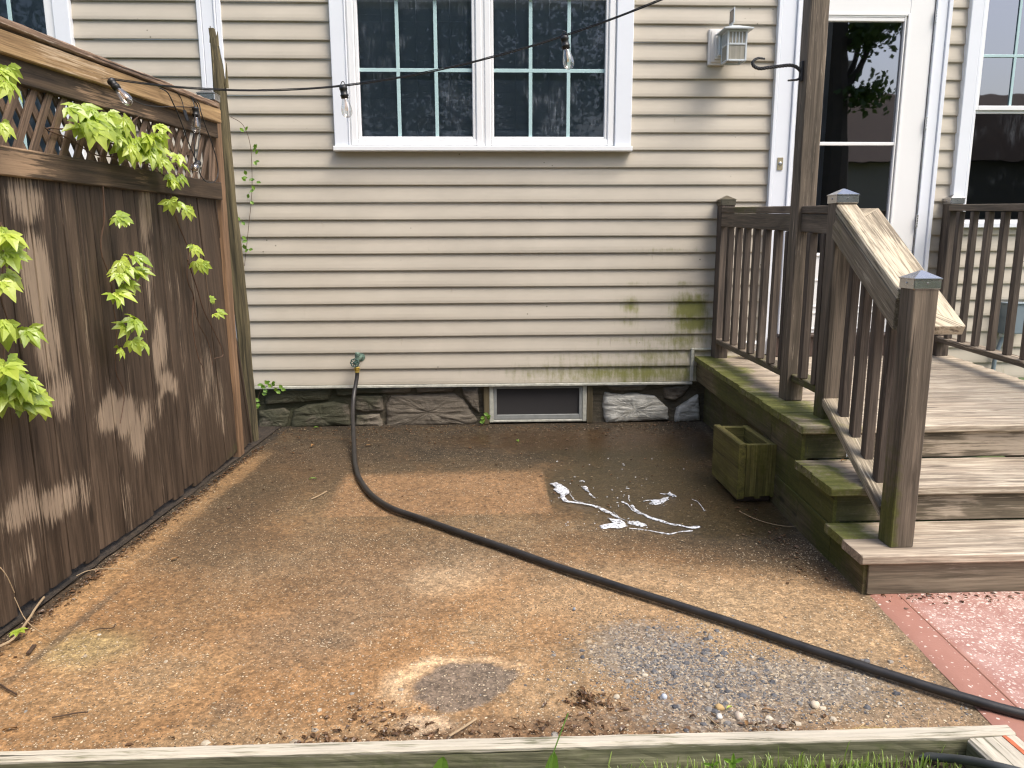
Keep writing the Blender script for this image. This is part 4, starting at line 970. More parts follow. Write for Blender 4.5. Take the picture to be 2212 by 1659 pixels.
mb = MB(); mb.lathe((1.625, -.162, 2.42), (0, 0, 1), [(.005, 0), (.022, .02), (.026, .045), (.02, .07), (.012, .09), (.012, .13)], 14); mb.build('lamp_bulb', M['white'], ln, True)

db = thing('doorbell', (2.01, -.05, 1.74), 'small brass doorbell button on the white door casing', 'doorbell')
pb('plate', 'bell', [(1.992, 2.030, -.050, -.0445, 1.738, 1.818)], db, .002)
mb = MB(); mb.lathe((2.011, -.05, 1.779), (0, -1, 0), [(.013, 0), (.013, .003), (.009, .004), (.009, .0065), (.006, .008)], 16); mb.build('button', M['chrome'], db, True)

hk = thing('plant_hook', (1.43, -1.46, 2.04), 'black wrought iron scroll hook screwed to the tall deck post', 'hook')
pts = [wpt(u, v, -1.46) for u, v in ((1652, 127), (1637, 126), (1627, 133), (1628, 142), (1640, 148), (1660, 146), (1685, 143), (1708, 141), (1722, 146), (1731, 157), (1730, 166), (1722, 172), (1702, 174))]
q = crom(pts, 6); L_ = len(q); mb = MB(); mb.tube(q, [.0045+.004*min(1, i/14, (L_-1-i)/18) for i in range(L_)], 6, tw=70); mb.build('scroll', M['iron'], hk)
pb('plate', 'iron', [(1.5415, 1.5515, -1.476, -1.444, 2.035, 2.125)], hk, .002)

ub = thing('meter_box', (3.73, -.05, .6), 'blue grey metal utility box with pipe on the siding behind the right railing', 'utility box')
pb('body', 'util', [(3.655, 3.815, -.10, -.012, .625, .83)], ub, .005); pb('lid', 'util', [(3.648, 3.822, -.108, -.010, .8305, .842)], ub, .003)
mb = MB(); mb.tube(crom([(3.668, -.104, .775), (3.675, -.112, .768), (3.70, -.112, .772), (3.71, -.105, .77)], 4), .003, 6); mb.build('handle', M['chrome'], ub)
mb = MB(); mb.tube(crom([(3.68, -.05, .625), (3.675, -.05, .58), (3.66, -.05, .52), (3.64, -.05, .40), (3.64, -.05, .0)], 5), .014, 10); mb.build('pipe', M['util'], ub)
mb = MB(); mb.lathe((3.68, -.05, .60), (0, 0, 1), [(.024, 0), (.026, .004), (.026, .02), (.022, .025)], 6); mb.build('fitting', M['lampg'], ub)
bk = thing('bucket', (1.86, -.16, DZ), 'small white plastic pot seen through the railing beside the wall', 'pot')
mb = MB(); mb.lathe((1.86, -.16, DZ), (0, 0, 1), [(.05, 0), (.058, .06), (.064, .105), (.07, .108), (.07, .118), (.06, .118), (.055, .08)], 20); mb.build('pot_body', M['bin'], bk, True)

tp = thing('garden_tap', (-.85, -.05, .44), 'green patinated outdoor tap with round wheel on the siding', 'tap')
mb = MB(); mb.lathe((-.832, -.012, .492), (0, -1, 0), [(.030, 0), (.030, .003), (.016, .006), (.012, .02), (.011, .05)], 18)
mb.tube([(-.832, -.05, .492), (-.845, -.085, .488)], [.013, .016], 12); mb.tube([(-.845, -.085, .515), (-.848, -.085, .45)], [.015, .0135], 14); mb.build('valve_body', M['verdigris'], tp)
mb = MB(); mb.lathe((-.842, -.085, .513), (0, 0, 1), [(.017, 0), (.018, .004), (.018, .018), (.015, .022)], 16); mb.build('vacuum_breaker', M['verdigris'], tp)
mb = MB(); c = Vector((-.856, -.128, .470)); ax = Vector((-.1, -1, -.12)).normalized(); e1 = ax.orthogonal().normalized(); e2 = ax.cross(e1)
ring = [c+(e1*math.cos(a)+e2*math.sin(a))*(.027+.0025*math.cos(8*a)) for a in [2*math.pi*i/48 for i in range(49)]]; mb.tube(ring, .0042, 8, False)
for i in range(4):
    a = math.pi*i/4+.2; d = e1*math.cos(a)+e2*math.sin(a); mb.tube([c-d*.026, c+d*.026], .003, 6)
mb.lathe(c-ax*.006, ax, [(.011, 0), (.011, .009), (.006, .012)], 14); mb.tube([c, (-.847, -.088, .478)], .005, 8); mb.build('wheel', M['knobg'], tp)

# ================================================================== hoses
H3 = [(-.849, -.088, .405), (-.853, -.092, .36)]+[tuple(wpt(u, v, y)) for u, v, y in ((765, 850, -.14), (762, 885, -.25), (763, 925, -.46), (765, 965, -.70))]+[tuple(gpt(u, v, .017)) for u, v in
     ((767, 1000), (775, 1030), (797, 1064), (840, 1095), (900, 1117), (990, 1149), (1106, 1189), (1200, 1222), (1300, 1255), (1400, 1287), (1500, 1318), (1600, 1351), (1700, 1385), (1800, 1418), (1900, 1450), (2000, 1482), (2100, 1512), (2212, 1543))]
e_ = Vector(H3[-1]); H3 += [tuple(e_+Vector((.3, -.17, .004))), tuple(e_+Vector((.8, -.35, .004)))]
ho = thing('garden_hose', (.3, -1.8, 0), 'thick black garden hose running from the tap across the patio', 'hose')
mb = MB(); hp_ = [Vector((p.x+.003*mn.noise((p.y*6, 0, 1)), p.y+.003*mn.noise((p.x*6, 3, 1)), p.z)) for p in crom(H3, 8)]; mb.tube(hp_, .0142, 14)
mb.build('hose', M['hose'], ho, True)
mb = MB(); mb.lathe((-.849, -.088, .398), (0, 0, 1), [(.0155, 0), (.016, .003), (.0145, .012), (.018, .0135), (.019, .018), (.019, .034), (.017, .038)], 10); mb.build('coupling', M['brass'], ho)
H4 = [Vector(p) for p in [gpt(1819-90, 1690, -.05), gpt(1819, 1662, -.035), gpt(1866, 1643, -.02), gpt(1912, 1636, -.008), gpt(1972, 1632, .004), gpt(2036, 1637, .025), gpt(2092, 1643, .055), gpt(2159, 1657, .083), gpt(2230, 1676, .086), gpt(2330, 1710, .08)]]
mb = MB(); mb.tube(crom(H4, 8), .0105, 12); tag(mb.build('garden_hose', M['hose2'], None, True), 'thin grey hose curving through the grass over the short edging beam', 'hose')

# ================================================================== soap foam
def fz(x, y): return gpt(1152+x*.1823, 979.2+y*.1823, .003)
mb = MB()
def blob(pts, h=.004):
    P = [fz(x, y) for x, y in pts]; n = len(P); out = []
    for i in range(n):
        a, b = P[i], P[(i+1) % n]; m_ = max(2, int((b-a).length/.006))
        for j in range(m_):
            q = a.lerp(b, j/m_); out.append(q+Vector((mn.noise(q*60)*.008, mn.noise(q*60+Vector((5, 5, 5)))*.008, 0)))
    c = sum(out, Vector())/len(out); K = len(out); vs = []
    for s_, z in ((1, -.001), (.97, .35), (.9, .7), (.72, 1), (.4, .9), (.1, 1)):
        for q in out: p = c.lerp(q, s_); vs.append((p.x, p.y, .002+max(0, h*z*(1+1.1*mn.noise(p*45))) if z > 0 else .001))
    fs = [(r*K+i, r*K+(i+1) % K, (r+1)*K+(i+1) % K, (r+1)*K+i) for r in range(5) for i in range(K)]+[tuple(5*K+i for i in range(K))]
    mb.add(vs, fs)
def ribbon(pts):
    w_ = [p[2] if len(p) > 2 else 7 for p in pts]; P = [fz(p[0], p[1]) for p in pts]
    Q = crom(P, 10); W = [w_[min(i//10, len(w_)-1)]*(1-(i % 10)/10)+w_[min(i//10+1, len(w_)-1)]*(i % 10)/10 for i in range(len(Q))]
    vs = []; 
    for i, q in enumerate(Q):
        T = (Q[min(i+1, len(Q)-1)]-Q[max(i-1, 0)]).normalized(); N = Vector((-T.y, T.x, 0)); r = W[i]*.00052*(1+.55*mn.noise(q*30)); q = q+N*.006*mn.noise(q*25)
        for a, z in ((-1, 0), (-.6, .8), (0, 1), (.6, .8), (1, 0)): vs.append((q.x+N.x*r*a, q.y+N.y*r*a, .0015+z*min(.004, r)))
    fs = [(i*5+j, i*5+j+1, (i+1)*5+j+1, (i+1)*5+j) for i in range(len(Q)-1) for j in range(4)]; mb.add(vs, fs)
blob([(190, 355), (250, 340), (330, 365), (420, 430), (425, 460), (385, 495), (370, 500), (360, 515), (390, 550), (350, 535), (325, 515), (350, 495), (300, 470), (240, 430), (262, 400), (235, 372)])
ribbon([(340, 510, 18), (400, 560, 26), (470, 578, 12), (600, 598, 8), (700, 615, 13), (800, 650, 26), (880, 690, 26), (950, 725, 16), (1030, 775, 8)])
blob([(790, 860), (840, 845), (900, 845), (955, 835), (930, 800), (870, 762), (940, 775), (1040, 785), (1108, 835), (1110, 860), (1040, 880), (900, 882), (797, 890)])
blob([(1120, 825), (1170, 803), (1240, 803), (1350, 852), (1300, 866), (1200, 850)])
ribbon([(1170, 615, 12), (1210, 660, 18), (1290, 710, 10), (1390, 760, 22), (1500, 795, 22), (1620, 830, 13), (1740, 855, 13), (1850, 875, 9), (1900, 875, 20), (1965, 865, 24)])
blob([(572, 400), (610, 380), (650, 402), (655, 460), (622, 440), (592, 420)]); ribbon([(660, 480, 10), (700, 505, 10), (740, 530, 3)])
blob([(1375, 590), (1400, 574), (1425, 548), (1480, 552), (1560, 524), (1608, 515), (1605, 540), (1540, 588), (1460, 604), (1405, 604)]); ribbon([(1320, 560, 3), (1370, 555, 5), (1420, 560, 9)])
blob([(1545, 480), (1590, 478), (1612, 457), (1655, 484), (1695, 512), (1640, 498)]); ribbon([(1500, 474, 3), (1560, 484, 6)])
ribbon([(1060, 570, 12), (1120, 610, 6), (1180, 670, 6), (1280, 722, 9)]); ribbon([(1140, 885, 5), (1300, 903, 5), (1450, 925, 5), (1600, 955, 8), (1700, 935, 5), (1890, 918, 7)])
ribbon([(1880, 540, 2), (1960, 580, 3), (2010, 650, 4), (2030, 687, 12)]); ribbon([(545, 328, 3), (590, 322, 7), (612, 340, 4)]); ribbon([(430, 470, 3), (480, 545, 3), (600, 590, 3)]); ribbon([(950, 690, 2), (1040, 770, 2), (1150, 810, 4), (1200, 805, 5)])
ribbon([(1130, 500, 7), (1135, 545, 3), (1148, 570, 6)]); ribbon([(1100, 410, 4), (1140, 415, 4)])
rr = random.Random(4)
for i in range(70):
    x, y = rr.gauss(900, 480), rr.gauss(520, 250)
    if 100 < x < 1950 and 0 < y < 930: blob([(x+rr.uniform(2, 7)*math.cos(a)*1.5, y+rr.uniform(1, 4)*math.sin(a)) for a in (0, 1.2, 2.5, 3.7, 5)], .002)
tag(mb.build('soap_suds', M['foam'], None, True), 'white soap suds trailing across the wet concrete', 'soap suds', None, 'stuff')

# ================================================================== gravel, litter, chips
def peb(mb, x, y, r, z=0, fl=.6, tone=None, tn=None, n=6):
    a0 = rr.uniform(0, 6); sx_ = rr.uniform(.7, 1.4); vs = []
    for k, (rad, h) in enumerate(((.75, -.3), (1, .15), (.7, .62), (.25, .8))):
        for j in range(n):
            a = a0+2*math.pi*j/n; q = rad*r*rr.uniform(.8, 1.15); vs.append((x+math.cos(a)*q*sx_, y+math.sin(a)*q, z+h*r*fl*rr.uniform(.85, 1.1)))
    fs = [(k*n+j, k*n+(j+1) % n, (k+1)*n+(j+1) % n, (k+1)*n+j) for k in range(3) for j in range(n)]+[tuple(3*n+j for j in range(n))]
    mb.add(vs, fs); tn += [rr.random() if tone is None else tone]*len(vs)
mb = MB(); tn = []
N_ = 0
while N_ < 8000:
    u = rr.random()
    if u < .62: x, y = rr.gauss(.60, .17), rr.gauss(-3.15, .13)
    elif u < .86: x, y = rr.gauss(.9, .25), rr.gauss(-3.3, .11)
    else: x, y = rr.uniform(-1.4, 1.38), -3.56+abs(rr.gauss(0, .45))
    if y < -3.555 or y > -1.0 or x > edge(y)-.02 or (x < .42 and u < .86 and rr.random() < .6): continue
    r = rr.choice((.0014, .0018, .0022, .003, .0042)) if u < .86 else rr.uniform(.0012, .003)
    if rr.random() < .02: r = rr.uniform(.007, .012)
    peb(mb, x, y, r, gnd(x, y), .7, min(1, max(0, rr.gauss(.45, .27))) if u < .86 else rr.uniform(.6, 1), tn, 5); N_ += 1
tag(mb.build('gravel', M['gravel'], None, False, lambda co: {'tone': np.array(tn)}), 'grey gravel scattered on the right of the patio near the edging', 'gravel', None, 'stuff')
for (u, v, r, nm, lab, mat) in ((1760, 1524, .0155, 'stone', 'rounded cream stone in the gravel above a dry leaf', 'pebw'), (1956/1.0-100+0, 1545, .0001, None, None, None)):
    if nm is None: continue
    p = gpt(u, v, 0); m_ = MB(); t_ = []; peb(m_, p.x, p.y, r, 0, 1.0, .9, t_, 14); tag(m_.build(nm, M[mat], None, True), lab, 'stone')
for (zx, zy, r, lab, mat) in ((1378, 428, .013, 'ochre angular stone in the gravel, up and left of the large pebble', flat('ochre_stone', (.42, .29, .13), .8, var=.3, sc=60)), (1577, 522, .017, 'large smooth pinkish pebble beside the straw clump', flat('pink_pebble', (.5, .42, .34), .7, var=.25, sc=60)),
                         (1378, 522, .011, 'small white stone in the gravel left of the large pebble', flat('white_stone', (.66, .64, .6), .7, var=.2, sc=60)), (803, 315, .0105, 'small bluish white stone left of the cream stone', flat('blue_stone', (.42, .47, .55), .7, var=.3, sc=60))):
    p = gpt(1267.2+zx*.2083, 1440+zy*.2083, 0); m_ = MB(); t_ = []; peb(m_, p.x, p.y, r, 0, 1.0, .9, t_, 14); tag(m_.build('stone', mat, None, True), lab, 'stone')
m_ = MB(); t_ = []; p = gpt(1240, 1316, 0); peb(m_, p.x, p.y, .008, 0, 1, .9, t_, 10); tag(m_.build('stone', flat('slate_stone', (.2, .23, .27), .7), None, True), 'small grey stone alone just below the hose at mid patio', 'stone')

def leaf_quad(mb, p, a, l, w_, curl, tn, t, z0=.002):
    d = Vector((math.cos(a), math.sin(a), 0)); s = Vector((-d.y, d.x, 0)); vs = []
    for i, (k, ww) in enumerate(((0, .15), (.3, .9), (.65, .85), (1, .08))):
        h = z0+curl*(k*(1-k)*2+.3*abs(math.sin(k*5+a))); c = p+d*(l*(k-.5))+Vector((0, 0, h))
        vs += [c-s*w_*ww*.5+Vector((0, 0, curl*.6)), c, c+s*w_*ww*.5+Vector((0, 0, curl*.5))]
    fs = [(i*3+j, i*3+j+1, i*3+j+4, i*3+j+3) for i in range(3) for j in range(2)]
    mb.add(vs, fs); tn += [t]*len(vs)
def scatter(N, f, name, mat, lab, cat, lmin, lmax, asp, curl):
    mb = MB(); tn = []
    for i in range(N):
        q = f()
        if q is None: continue
        x, y = q; l = rr.uniform(lmin, lmax); leaf_quad(mb, Vector((x, y, gnd(x, y))), rr.uniform(0, 6.28), l, l*rr.uniform(*asp), curl*rr.random(), tn, rr.random()**1.5)
    o = mb.build(name, M[mat], None, False, lambda co: {'tone': np.array(tn)}, fix=False); return tag(o, lab, cat, None, 'stuff')
CL = [(-.62, -3.52, .05), (-.33, -3.50, .07), (-.1, -3.5, .05), (.05, -3.47, .07), (.2, -3.43, .08), (.36, -3.49, .10), (.30, -3.33, .05), (.28, -3.30, .035), (-.30, -3.35, .06), (-.22, -3.43, .04), (-.44, -3.47, .05), (-1.5, -1.5, .04)]
def f1():
    if rr.random() < .55: c = rr.choice(CL); x, y = rr.gauss(c[0], c[2]), rr.gauss(c[1], c[2]*.5)
    else: x, y = rr.uniform(-.95, .95), -3.56+abs(rr.gauss(0, .06))
    return (x, y) if y > -3.566 else None
scatter(900, f1, 'leaf_litter', 'litter', 'brown leaf litter heaped against the long edging board', 'leaf litter', .004, .024, (.12, .7), .009)
def f2():
    k = rr.random()
    if k < .4: y = rr.uniform(-3.2, -.5); return (fx(y)+.03+abs(rr.gauss(0, .03)), y)
    if k < .75: return (rr.uniform(-1.4, 1.45), -.02-abs(rr.gauss(0, .22)))
    if k < .82: y = rr.uniform(-2.6, -1.7); return (1.44+.043*y-abs(rr.gauss(0, .09)), y)
    if k < .9: return (rr.uniform(1.45, 2.2), -2.722-abs(rr.gauss(0, .035)))
    return (rr.uniform(-1.3, 1.2), rr.uniform(-1.8, -.3))
scatter(1700, f2, 'debris', 'litter', 'dark leaf and bark bits strewn along the fence foot and house wall', 'debris', .004, .022, (.15, .8), .008)
scatter(3600, lambda: (rr.uniform(-1.45, 1.35), -.05-3.4*rr.random()**1.25), 'seed_chips', 'chip', 'tiny pale seeds and chips sprinkled over the patio', 'chips', .003, .012, (.12, .6), .002)
mb = MB(); tn = []
for i in range(260):
    x, y = rr.gauss(1.02, .05), -3.535+abs(rr.gauss(0, .018)); a = rr.uniform(0, 6.28); l = rr.uniform(.015, .05); p = Vector((x, y, rr.uniform(.003, .02)))
    d = Vector((math.cos(a), math.sin(a)*.5, rr.uniform(-.1, .35)))*l*.5; q = p-d; q.z = max(q.z, .002); mb.tube([q, p+Vector((0, 0, .003)), p+d], .0009, 3); tn += [rr.random()]*9
tag(mb.build('straw_clump', M['straw'], None, False, lambda co: {'tone': np.array(tn)}), 'tuft of golden dry straw against the edging board', 'straw', None, 'stuff')
# single twigs and leaves
def twig(pts, r, mat, lab, z=.006):
    P = [gpt(u, v, z) for u, v in pts]; m_ = MB(); m_.tube(crom(P, 4), r, 5); tag(m_.build('twig', M[mat], None), lab, 'twig')
twig([(193, 1364), (215, 1358), (243, 1356), (249, 1348)], .0022, 'twig', 'dark forked twig lying on the left of the patio')
twig([(112, 1550), (135, 1546), (160, 1541), (190, 1538)], .0022, 'twig', 'dark bent twig near the lower left edging')
twig([(165, 1244), (190, 1233), (225, 1228), (268, 1229)], .0018, 'twigp', 'long pale stalk beside the foot of the fence')
twig([(672, 1078), (690, 1070), (706, 1061)], .003, 'twigp', 'short pale twig left of the hose bend')
twig([(1029, 1552), (1015, 1562), (995, 1575), (970, 1590)], .0035, 'twigp', 'pale stick leaning to the long edging board', .012)
twig([(1597, 1104), (1625, 1118), (1660, 1130), (1700, 1137), (1730, 1135)], .0014, 'twigp', 'thin curved stalk in front of the planter box')
twig([(0, 1478), (14, 1488), (36, 1500)], .003, 'twig', 'dark twig at the left border of the photo')
twig([(1528, 1547), (1545, 1562), (1562, 1575)], .0018, 'twigp', 'straight straw coloured stalk just above the edging board')
m_ = MB(); m_.plank(gpt(60, 1412, .006), gpt(75, 1393, .006), .012, .006, ch=.002); tag(m_.build('bark_piece', M['twig'], None), 'small dark block of bark by the fence foot at left', 'bark')
def one_leaf(u, v, l, a, mat, lab, w_=.5, cat='leaf', curl=.008):
    m_ = MB(); t_ = []; p = gpt(u, v, 0); leaf_quad(m_, p, a, l, l*w_, curl, t_, .6); tag(m_.build('fallen_leaf', M[mat], None, True, lambda co: {'tone': np.array(t_)}, fix=False), lab, cat)
one_leaf(676, 1036, .04, .2, 'leafg', 'green fallen leaf left of the hose above the paler orange rectangle', .4)
one_leaf(676, 966, .045, 1.4, 'deadleaf', 'tan curled leaf below the house wall left of the hose', .5, curl=.016)
one_leaf(796, 964, .04, .1, 'deadleaf', 'rust brown leaf just right of the hose near the wall', .4)
one_leaf(1118, 954, .035, 2, 'leafg', 'small green leaf on the wet ground before the basement window', .6)
one_leaf(378, 1210, .035, .9, 'deadleaf', 'orange brown leaf on the open left side of the patio', .5)
one_leaf(22, 1578, .035, .3, 'deadleaf', 'reddish brown leaf at the lower left corner', .4)
one_leaf(1660, 1538, .035, -.3, 'deadleaf', 'golden dry leaf lying under the cream stone', .28)
one_leaf(1612, 1567, .028, 1.4, 'deadleaf', 'upright folded tan leaf in the lower gravel edge', .4)
one_leaf(683, 925, .035, .2, 'leafg', 'green leaf against the stone base left of the hose', .5)
one_leaf(1575, 1533, .022, .5, 'vine', 'tiny yellow leaf near the gravel edge', .35)
m_ = MB(); t_ = []
for k in range(3): leaf_quad(m_, Vector((1.655+.02*k, -2.03+.01*k, .325)), .5+k*1.1, .06, .03, .03, t_, .5)
tag(m_.build('plastic_scrap', flat('clear_plastic', (.55, .6, .66), .2), None, False), 'crumpled clear plastic scrap on the upper step behind the rail', 'plastic scrap')
m_ = MB(); t_ = []; leaf_quad(m_, Vector((1.60, -2.08, .322)), .2, .03, .018, .008, t_, .6); tag(m_.build('fallen_leaf', M['deadleaf'], None, True, lambda co: {'tone': np.array(t_)}, fix=False), 'small tan leaf on the mossy upper step', 'leaf')

# ================================================================== vines
def leaf5(mb, tn, p, up, out, size, t, n5=5, droop=.35):
    """palmate leaf: p stalk end, out = direction of the middle leaflet, up = upper side"""
    out = out.normalized(); up = (up-out*up.dot(out)).normalized(); side = up.cross(out)
    for k in range(n5):
        a = (k-(n5-1)/2)*R_(42); L = size*(1-.28*abs(k-(n5-1)/2)/2)*rr.uniform(.88, 1.08)*.68
        d = out*math.cos(a)+side*math.sin(a); s = up.cross(d); st = 9; vs = []
        for i in range(st):
            q = i/(st-1); ww = (.02, .11, .17, .24, .27, .24, .19, .09, .0)[i]*L*(1.15 if i % 2 else .9)*.95
            c = p+d*(L*q)-up*(droop*L*q*q)+up*(.01*L)
            h = up*(ww*.45)
            vs += [c-s*ww+h-d*(ww*.25), c, c+s*ww+h-d*(ww*.25)]
        fs = [(i*3+j, i*3+j+1, i*3+j+4, i*3+j+3) for i in range(st-1) for j in range(2)]
        mb.add(vs, fs); tn += [t+rr.uniform(-.1, .1)]*len(vs)
def vine(name, spots, stems, lab, cat, off=(.05, .13)):
    base = thing(name, fpt(*stems[0][0]) if stems else fpt(spots[0][0], spots[0][1]), lab, cat)
    mb = MB(); sm = MB(); tn = []
    for (u, v, ru, rv, n, sz) in spots:
        for i in range(max(2, int(n*.72))):
            uu = u+rr.uniform(-1, 1)*ru; vv = v+rr.uniform(-1, 1)*rv; o = rr.uniform(*off); p = fpt(uu, vv, o)
            out = Vector((rr.uniform(.1, .7), rr.uniform(-.55, .35), rr.uniform(-.75, .0))); up = Vector((.75, -.45, .75))+Vector((rr.uniform(-.6, .6), rr.uniform(-.6, .6), rr.uniform(-.4, .4)))
            leaf5(mb, tn, p, up, out, sz*rr.uniform(.75, 1.15), rr.random(), 5, rr.uniform(.2, .6))
            q = fpt(uu+rr.uniform(-8, 8), vv+rr.uniform(2, 14), .015); sm.tube([q, (q+p)/2+Vector((.01, 0, .012)), p], .0016, 4)
    for s_ in stems:
        P = [fpt(u, v, .012+.008*rr.random()) for u, v in s_]; Q = crom(P, 4); sm.tube([q+Vector((0, .004*mn.noise(q*30), .004*mn.noise(q*30+Vector((3, 3, 3))))) for q in Q], [.0038*(1-.5*i/len(Q)) for i in range(len(Q))], 5)
    sm.build('stem', M['vinestem'], base); mb.build('foliage', M['vine'], base, False, lambda co: {'tone': np.array(tn)}, fix=False)
vine('climbing_vine', [(165, 232, 22, 12, 5, .12), (200, 262, 34, 20, 12, .13), (240, 275, 30, 22, 10, .12), (225, 245, 30, 16, 6, .11), (285, 305, 45, 20, 16, .12), (315, 330, 40, 16, 12, .12), (335, 290, 22, 20, 8, .10), (370, 340, 22, 12, 7, .11), (380, 378, 16, 14, 6, .085),
    (375, 440, 12, 12, 4, .10), (400, 445, 16, 10, 4, .10), (415, 540, 8, 18, 3, .08), (428, 565, 14, 8, 4, .09), (455, 650, 4, 6, 2, .05), (465, 680, 10, 6, 3, .08),
    (258, 462, 14, 7, 5, .095), (270, 558, 24, 6, 5, .11), (275, 590, 26, 14, 8, .12), (285, 612, 16, 6, 3, .11), (262, 638, 18, 8, 4, .10), (285, 695, 20, 10, 6, .11), (262, 745, 8, 12, 3, .08), (292, 742, 14, 7, 3, .09)],
    [[(190, 283), (160, 280), (100, 278), (150, 300), (210, 335), (290, 340), (340, 355), (395, 340)], [(212, 340), (222, 400), (225, 470), (218, 540), (238, 600), (244, 650), (252, 720), (250, 800), (268, 850), (260, 915)],
     [(360, 380), (368, 420), (380, 470), (400, 520), (408, 545), (404, 600), (418, 640), (425, 690), (450, 740), (460, 790)], [(405, 560), (425, 620), (440, 670), (465, 720), (482, 765), (462, 775)], [(418, 640), (416, 700), (425, 760), (440, 800)],
     [(280, 270), (300, 250), (310, 235)], [(190, 290), (240, 310), (300, 322), (350, 345), (420, 330)], [(200, 300), (250, 330), (310, 350), (365, 385)]],
    'climbing vine with bright lime leaves over the fence lattice and boards', 'vine')
vine('climbing_vine', [(6, 510, 12, 18, 5, .12), (12, 548, 14, 8, 4, .12), (16, 600, 18, 10, 4, .12), (40, 708, 22, 8, 4, .13), (10, 695, 10, 10, 2, .12), (14, 790, 18, 16, 6, .12), (42, 815, 22, 16, 7, .12), (35, 850, 28, 12, 7, .12), (70, 855, 14, 10, 3, .13), (6, 840, 10, 10, 3, .12)],
    [[(0, 480), (8, 560), (2, 640), (18, 700), (8, 760), (14, 830)]], 'lime vine sprays hanging on the fence at the left border of the photo', 'vine')
vine('climbing_vine', [(8, 150, 12, 14, 4, .1), (8, 176, 10, 6, 2, .1), (2, 265, 4, 10, 2, .08)], [[(-30, 140), (-5, 150), (12, 165)]], 'few small lime shoots in front of the top rail at the upper left corner', 'vine')
vb = thing('creeping_shoot', gpt(20, 1400), 'bare creeping shoot with one star shaped leaf at the fence foot', 'shoot')
sm = MB(); tn = []; sm.tube(crom([gpt(-10, 1400, .03), gpt(28, 1380, .03), gpt(60, 1340, .03), (gpt(78, 1312, .03)), gpt(95, 1290, .02)], 5), .004, 6)
sm.tube(crom([fpt(0, 1225, .03), fpt(15, 1245, .04), fpt(31, 1280, .04)], 4), .0018, 5); sm.tube(crom([fpt(31, 1290, .03), gpt(58, 1342, .03), gpt(110, 1380, .01)], 4), .0015, 5); sm.build('stem', M['twigp'], vb)
mb = MB(); p = gpt(40, 1362, .035); leaf5(mb, tn, p, Vector((0, -.5, 1)), Vector((.2, -.6, 0)), .06, .4, 9, .1); mb.build('leaf', M['vine'], vb, False, lambda co: {'tone': np.array(tn)}, fix=False)
# small vine on the siding and weeds at the base
def smallvine(name, nodes, leaves, y, lab, cat, sz=.035):
    b = thing(name, wpt(nodes[0][0], nodes[0][1], y), lab, cat); sm = MB(); mb = MB(); tn = []
    sm.tube(crom([wpt(u, v, y) for u, v in nodes], 5), .0018, 5); sm.build('stem', M['vinestem'], b)
    for u, v in leaves:
        for k in range(2):
            p = wpt(u+rr.uniform(-5, 5), v+rr.uniform(-5, 5), y-.01); a = rr.uniform(-1, 4); out = Vector((math.cos(a), -.4, math.sin(a)*.8)).normalized(); up = Vector((.1, -1, .6)); s = up.cross(out).normalized(); vs = []
            for i, ww in enumerate((.02, .32, .42, .28, .0)): c = p+out*sz*i/4; vs += [c-s*ww*sz*.8+Vector((0, -.004, .003)), c, c+s*ww*sz*.8+Vector((0, -.004, .003))]
            mb.add(vs, [(i*3+j, i*3+j+1, i*3+j+4, i*3+j+3) for i in range(4) for j in range(2)]); tn += [rr.random()]*15
    mb.build('foliage', M['leafg'], b, False, lambda co: {'tone': np.array(tn)}, fix=False)
smallvine('wall_vine', [(528, 575), (533, 530), (538, 480), (544, 420), (544, 360), (540, 310), (525, 270), (498, 252)], [(531, 285), (552, 320), (548, 332), (549, 350), (530, 382), (536, 392), (550, 390), (548, 410), (539, 432), (523, 478), (526, 540), (530, 520), (533, 545)], -.05, 'thin green creeper climbing the siding beside the leaning post', 'creeper')
smallvine('weed', [(556, 885), (560, 850), (575, 835), (600, 838)], [(562, 838), (572, 832), (582, 829), (590, 834), (566, 846), (600, 843), (608, 843), (557, 878), (556, 870)], -.10, 'leafy green weed sprouting at the base of the leaning post', 'weed', .04)
smallvine('weed', [(1040, 912), (1046, 900)], [(1040, 906), (1050, 908), (1046, 896)], -.02, 'small weed at the left corner of the basement window', 'weed', .04)

# ================================================================== grass and weeds in front
mb = MB(); tn = []
for i in range(3300):
    if rr.random() < .75: x = rr.gauss(.78, .33)
    else: x = rr.uniform(-1.9, 1.2)
    y = rr.uniform(-4.2, -3.625) if rr.random() < .6 else rr.uniform(-3.72, -3.618)
    if x > 1.18 or x < -1.9: continue
    dens = .12 if x < .2 else 1
    if rr.random() > dens: continue
    h = rr.uniform(.018, .055)*(1.5 if rr.random() < .08 else 1); a = rr.uniform(0, 6.28); ln_ = rr.uniform(0, .5)*h; w_ = rr.uniform(.001, .0022)
    d = Vector((math.cos(a), math.sin(a), 0)); s = Vector((-d.y, d.x, 0)); p = Vector((x, y, -.05+.04*min(1, max(0, (x+.2)/.6))))
    c = [p, p+d*ln_*.2+Vector((0, 0, h*.5)), p+d*ln_*.6+Vector((0, 0, h*.85)), p+d*ln_+Vector((0, 0, h))]
    mb.add([c[0]-s*w_, c[0]+s*w_, c[1]-s*w_, c[1]+s*w_, c[2]-s*w_*.7, c[2]+s*w_*.7, c[3]], [(0, 1, 3, 2), (2, 3, 5, 4), (4, 5, 6)]); tn += [rr.random()]*7
tag(mb.build('grass', M['grass'], None, False, lambda co: {'tone': np.array(tn)}, fix=False), 'young green grass in front of the long edging board', 'grass', None, 'stuff')
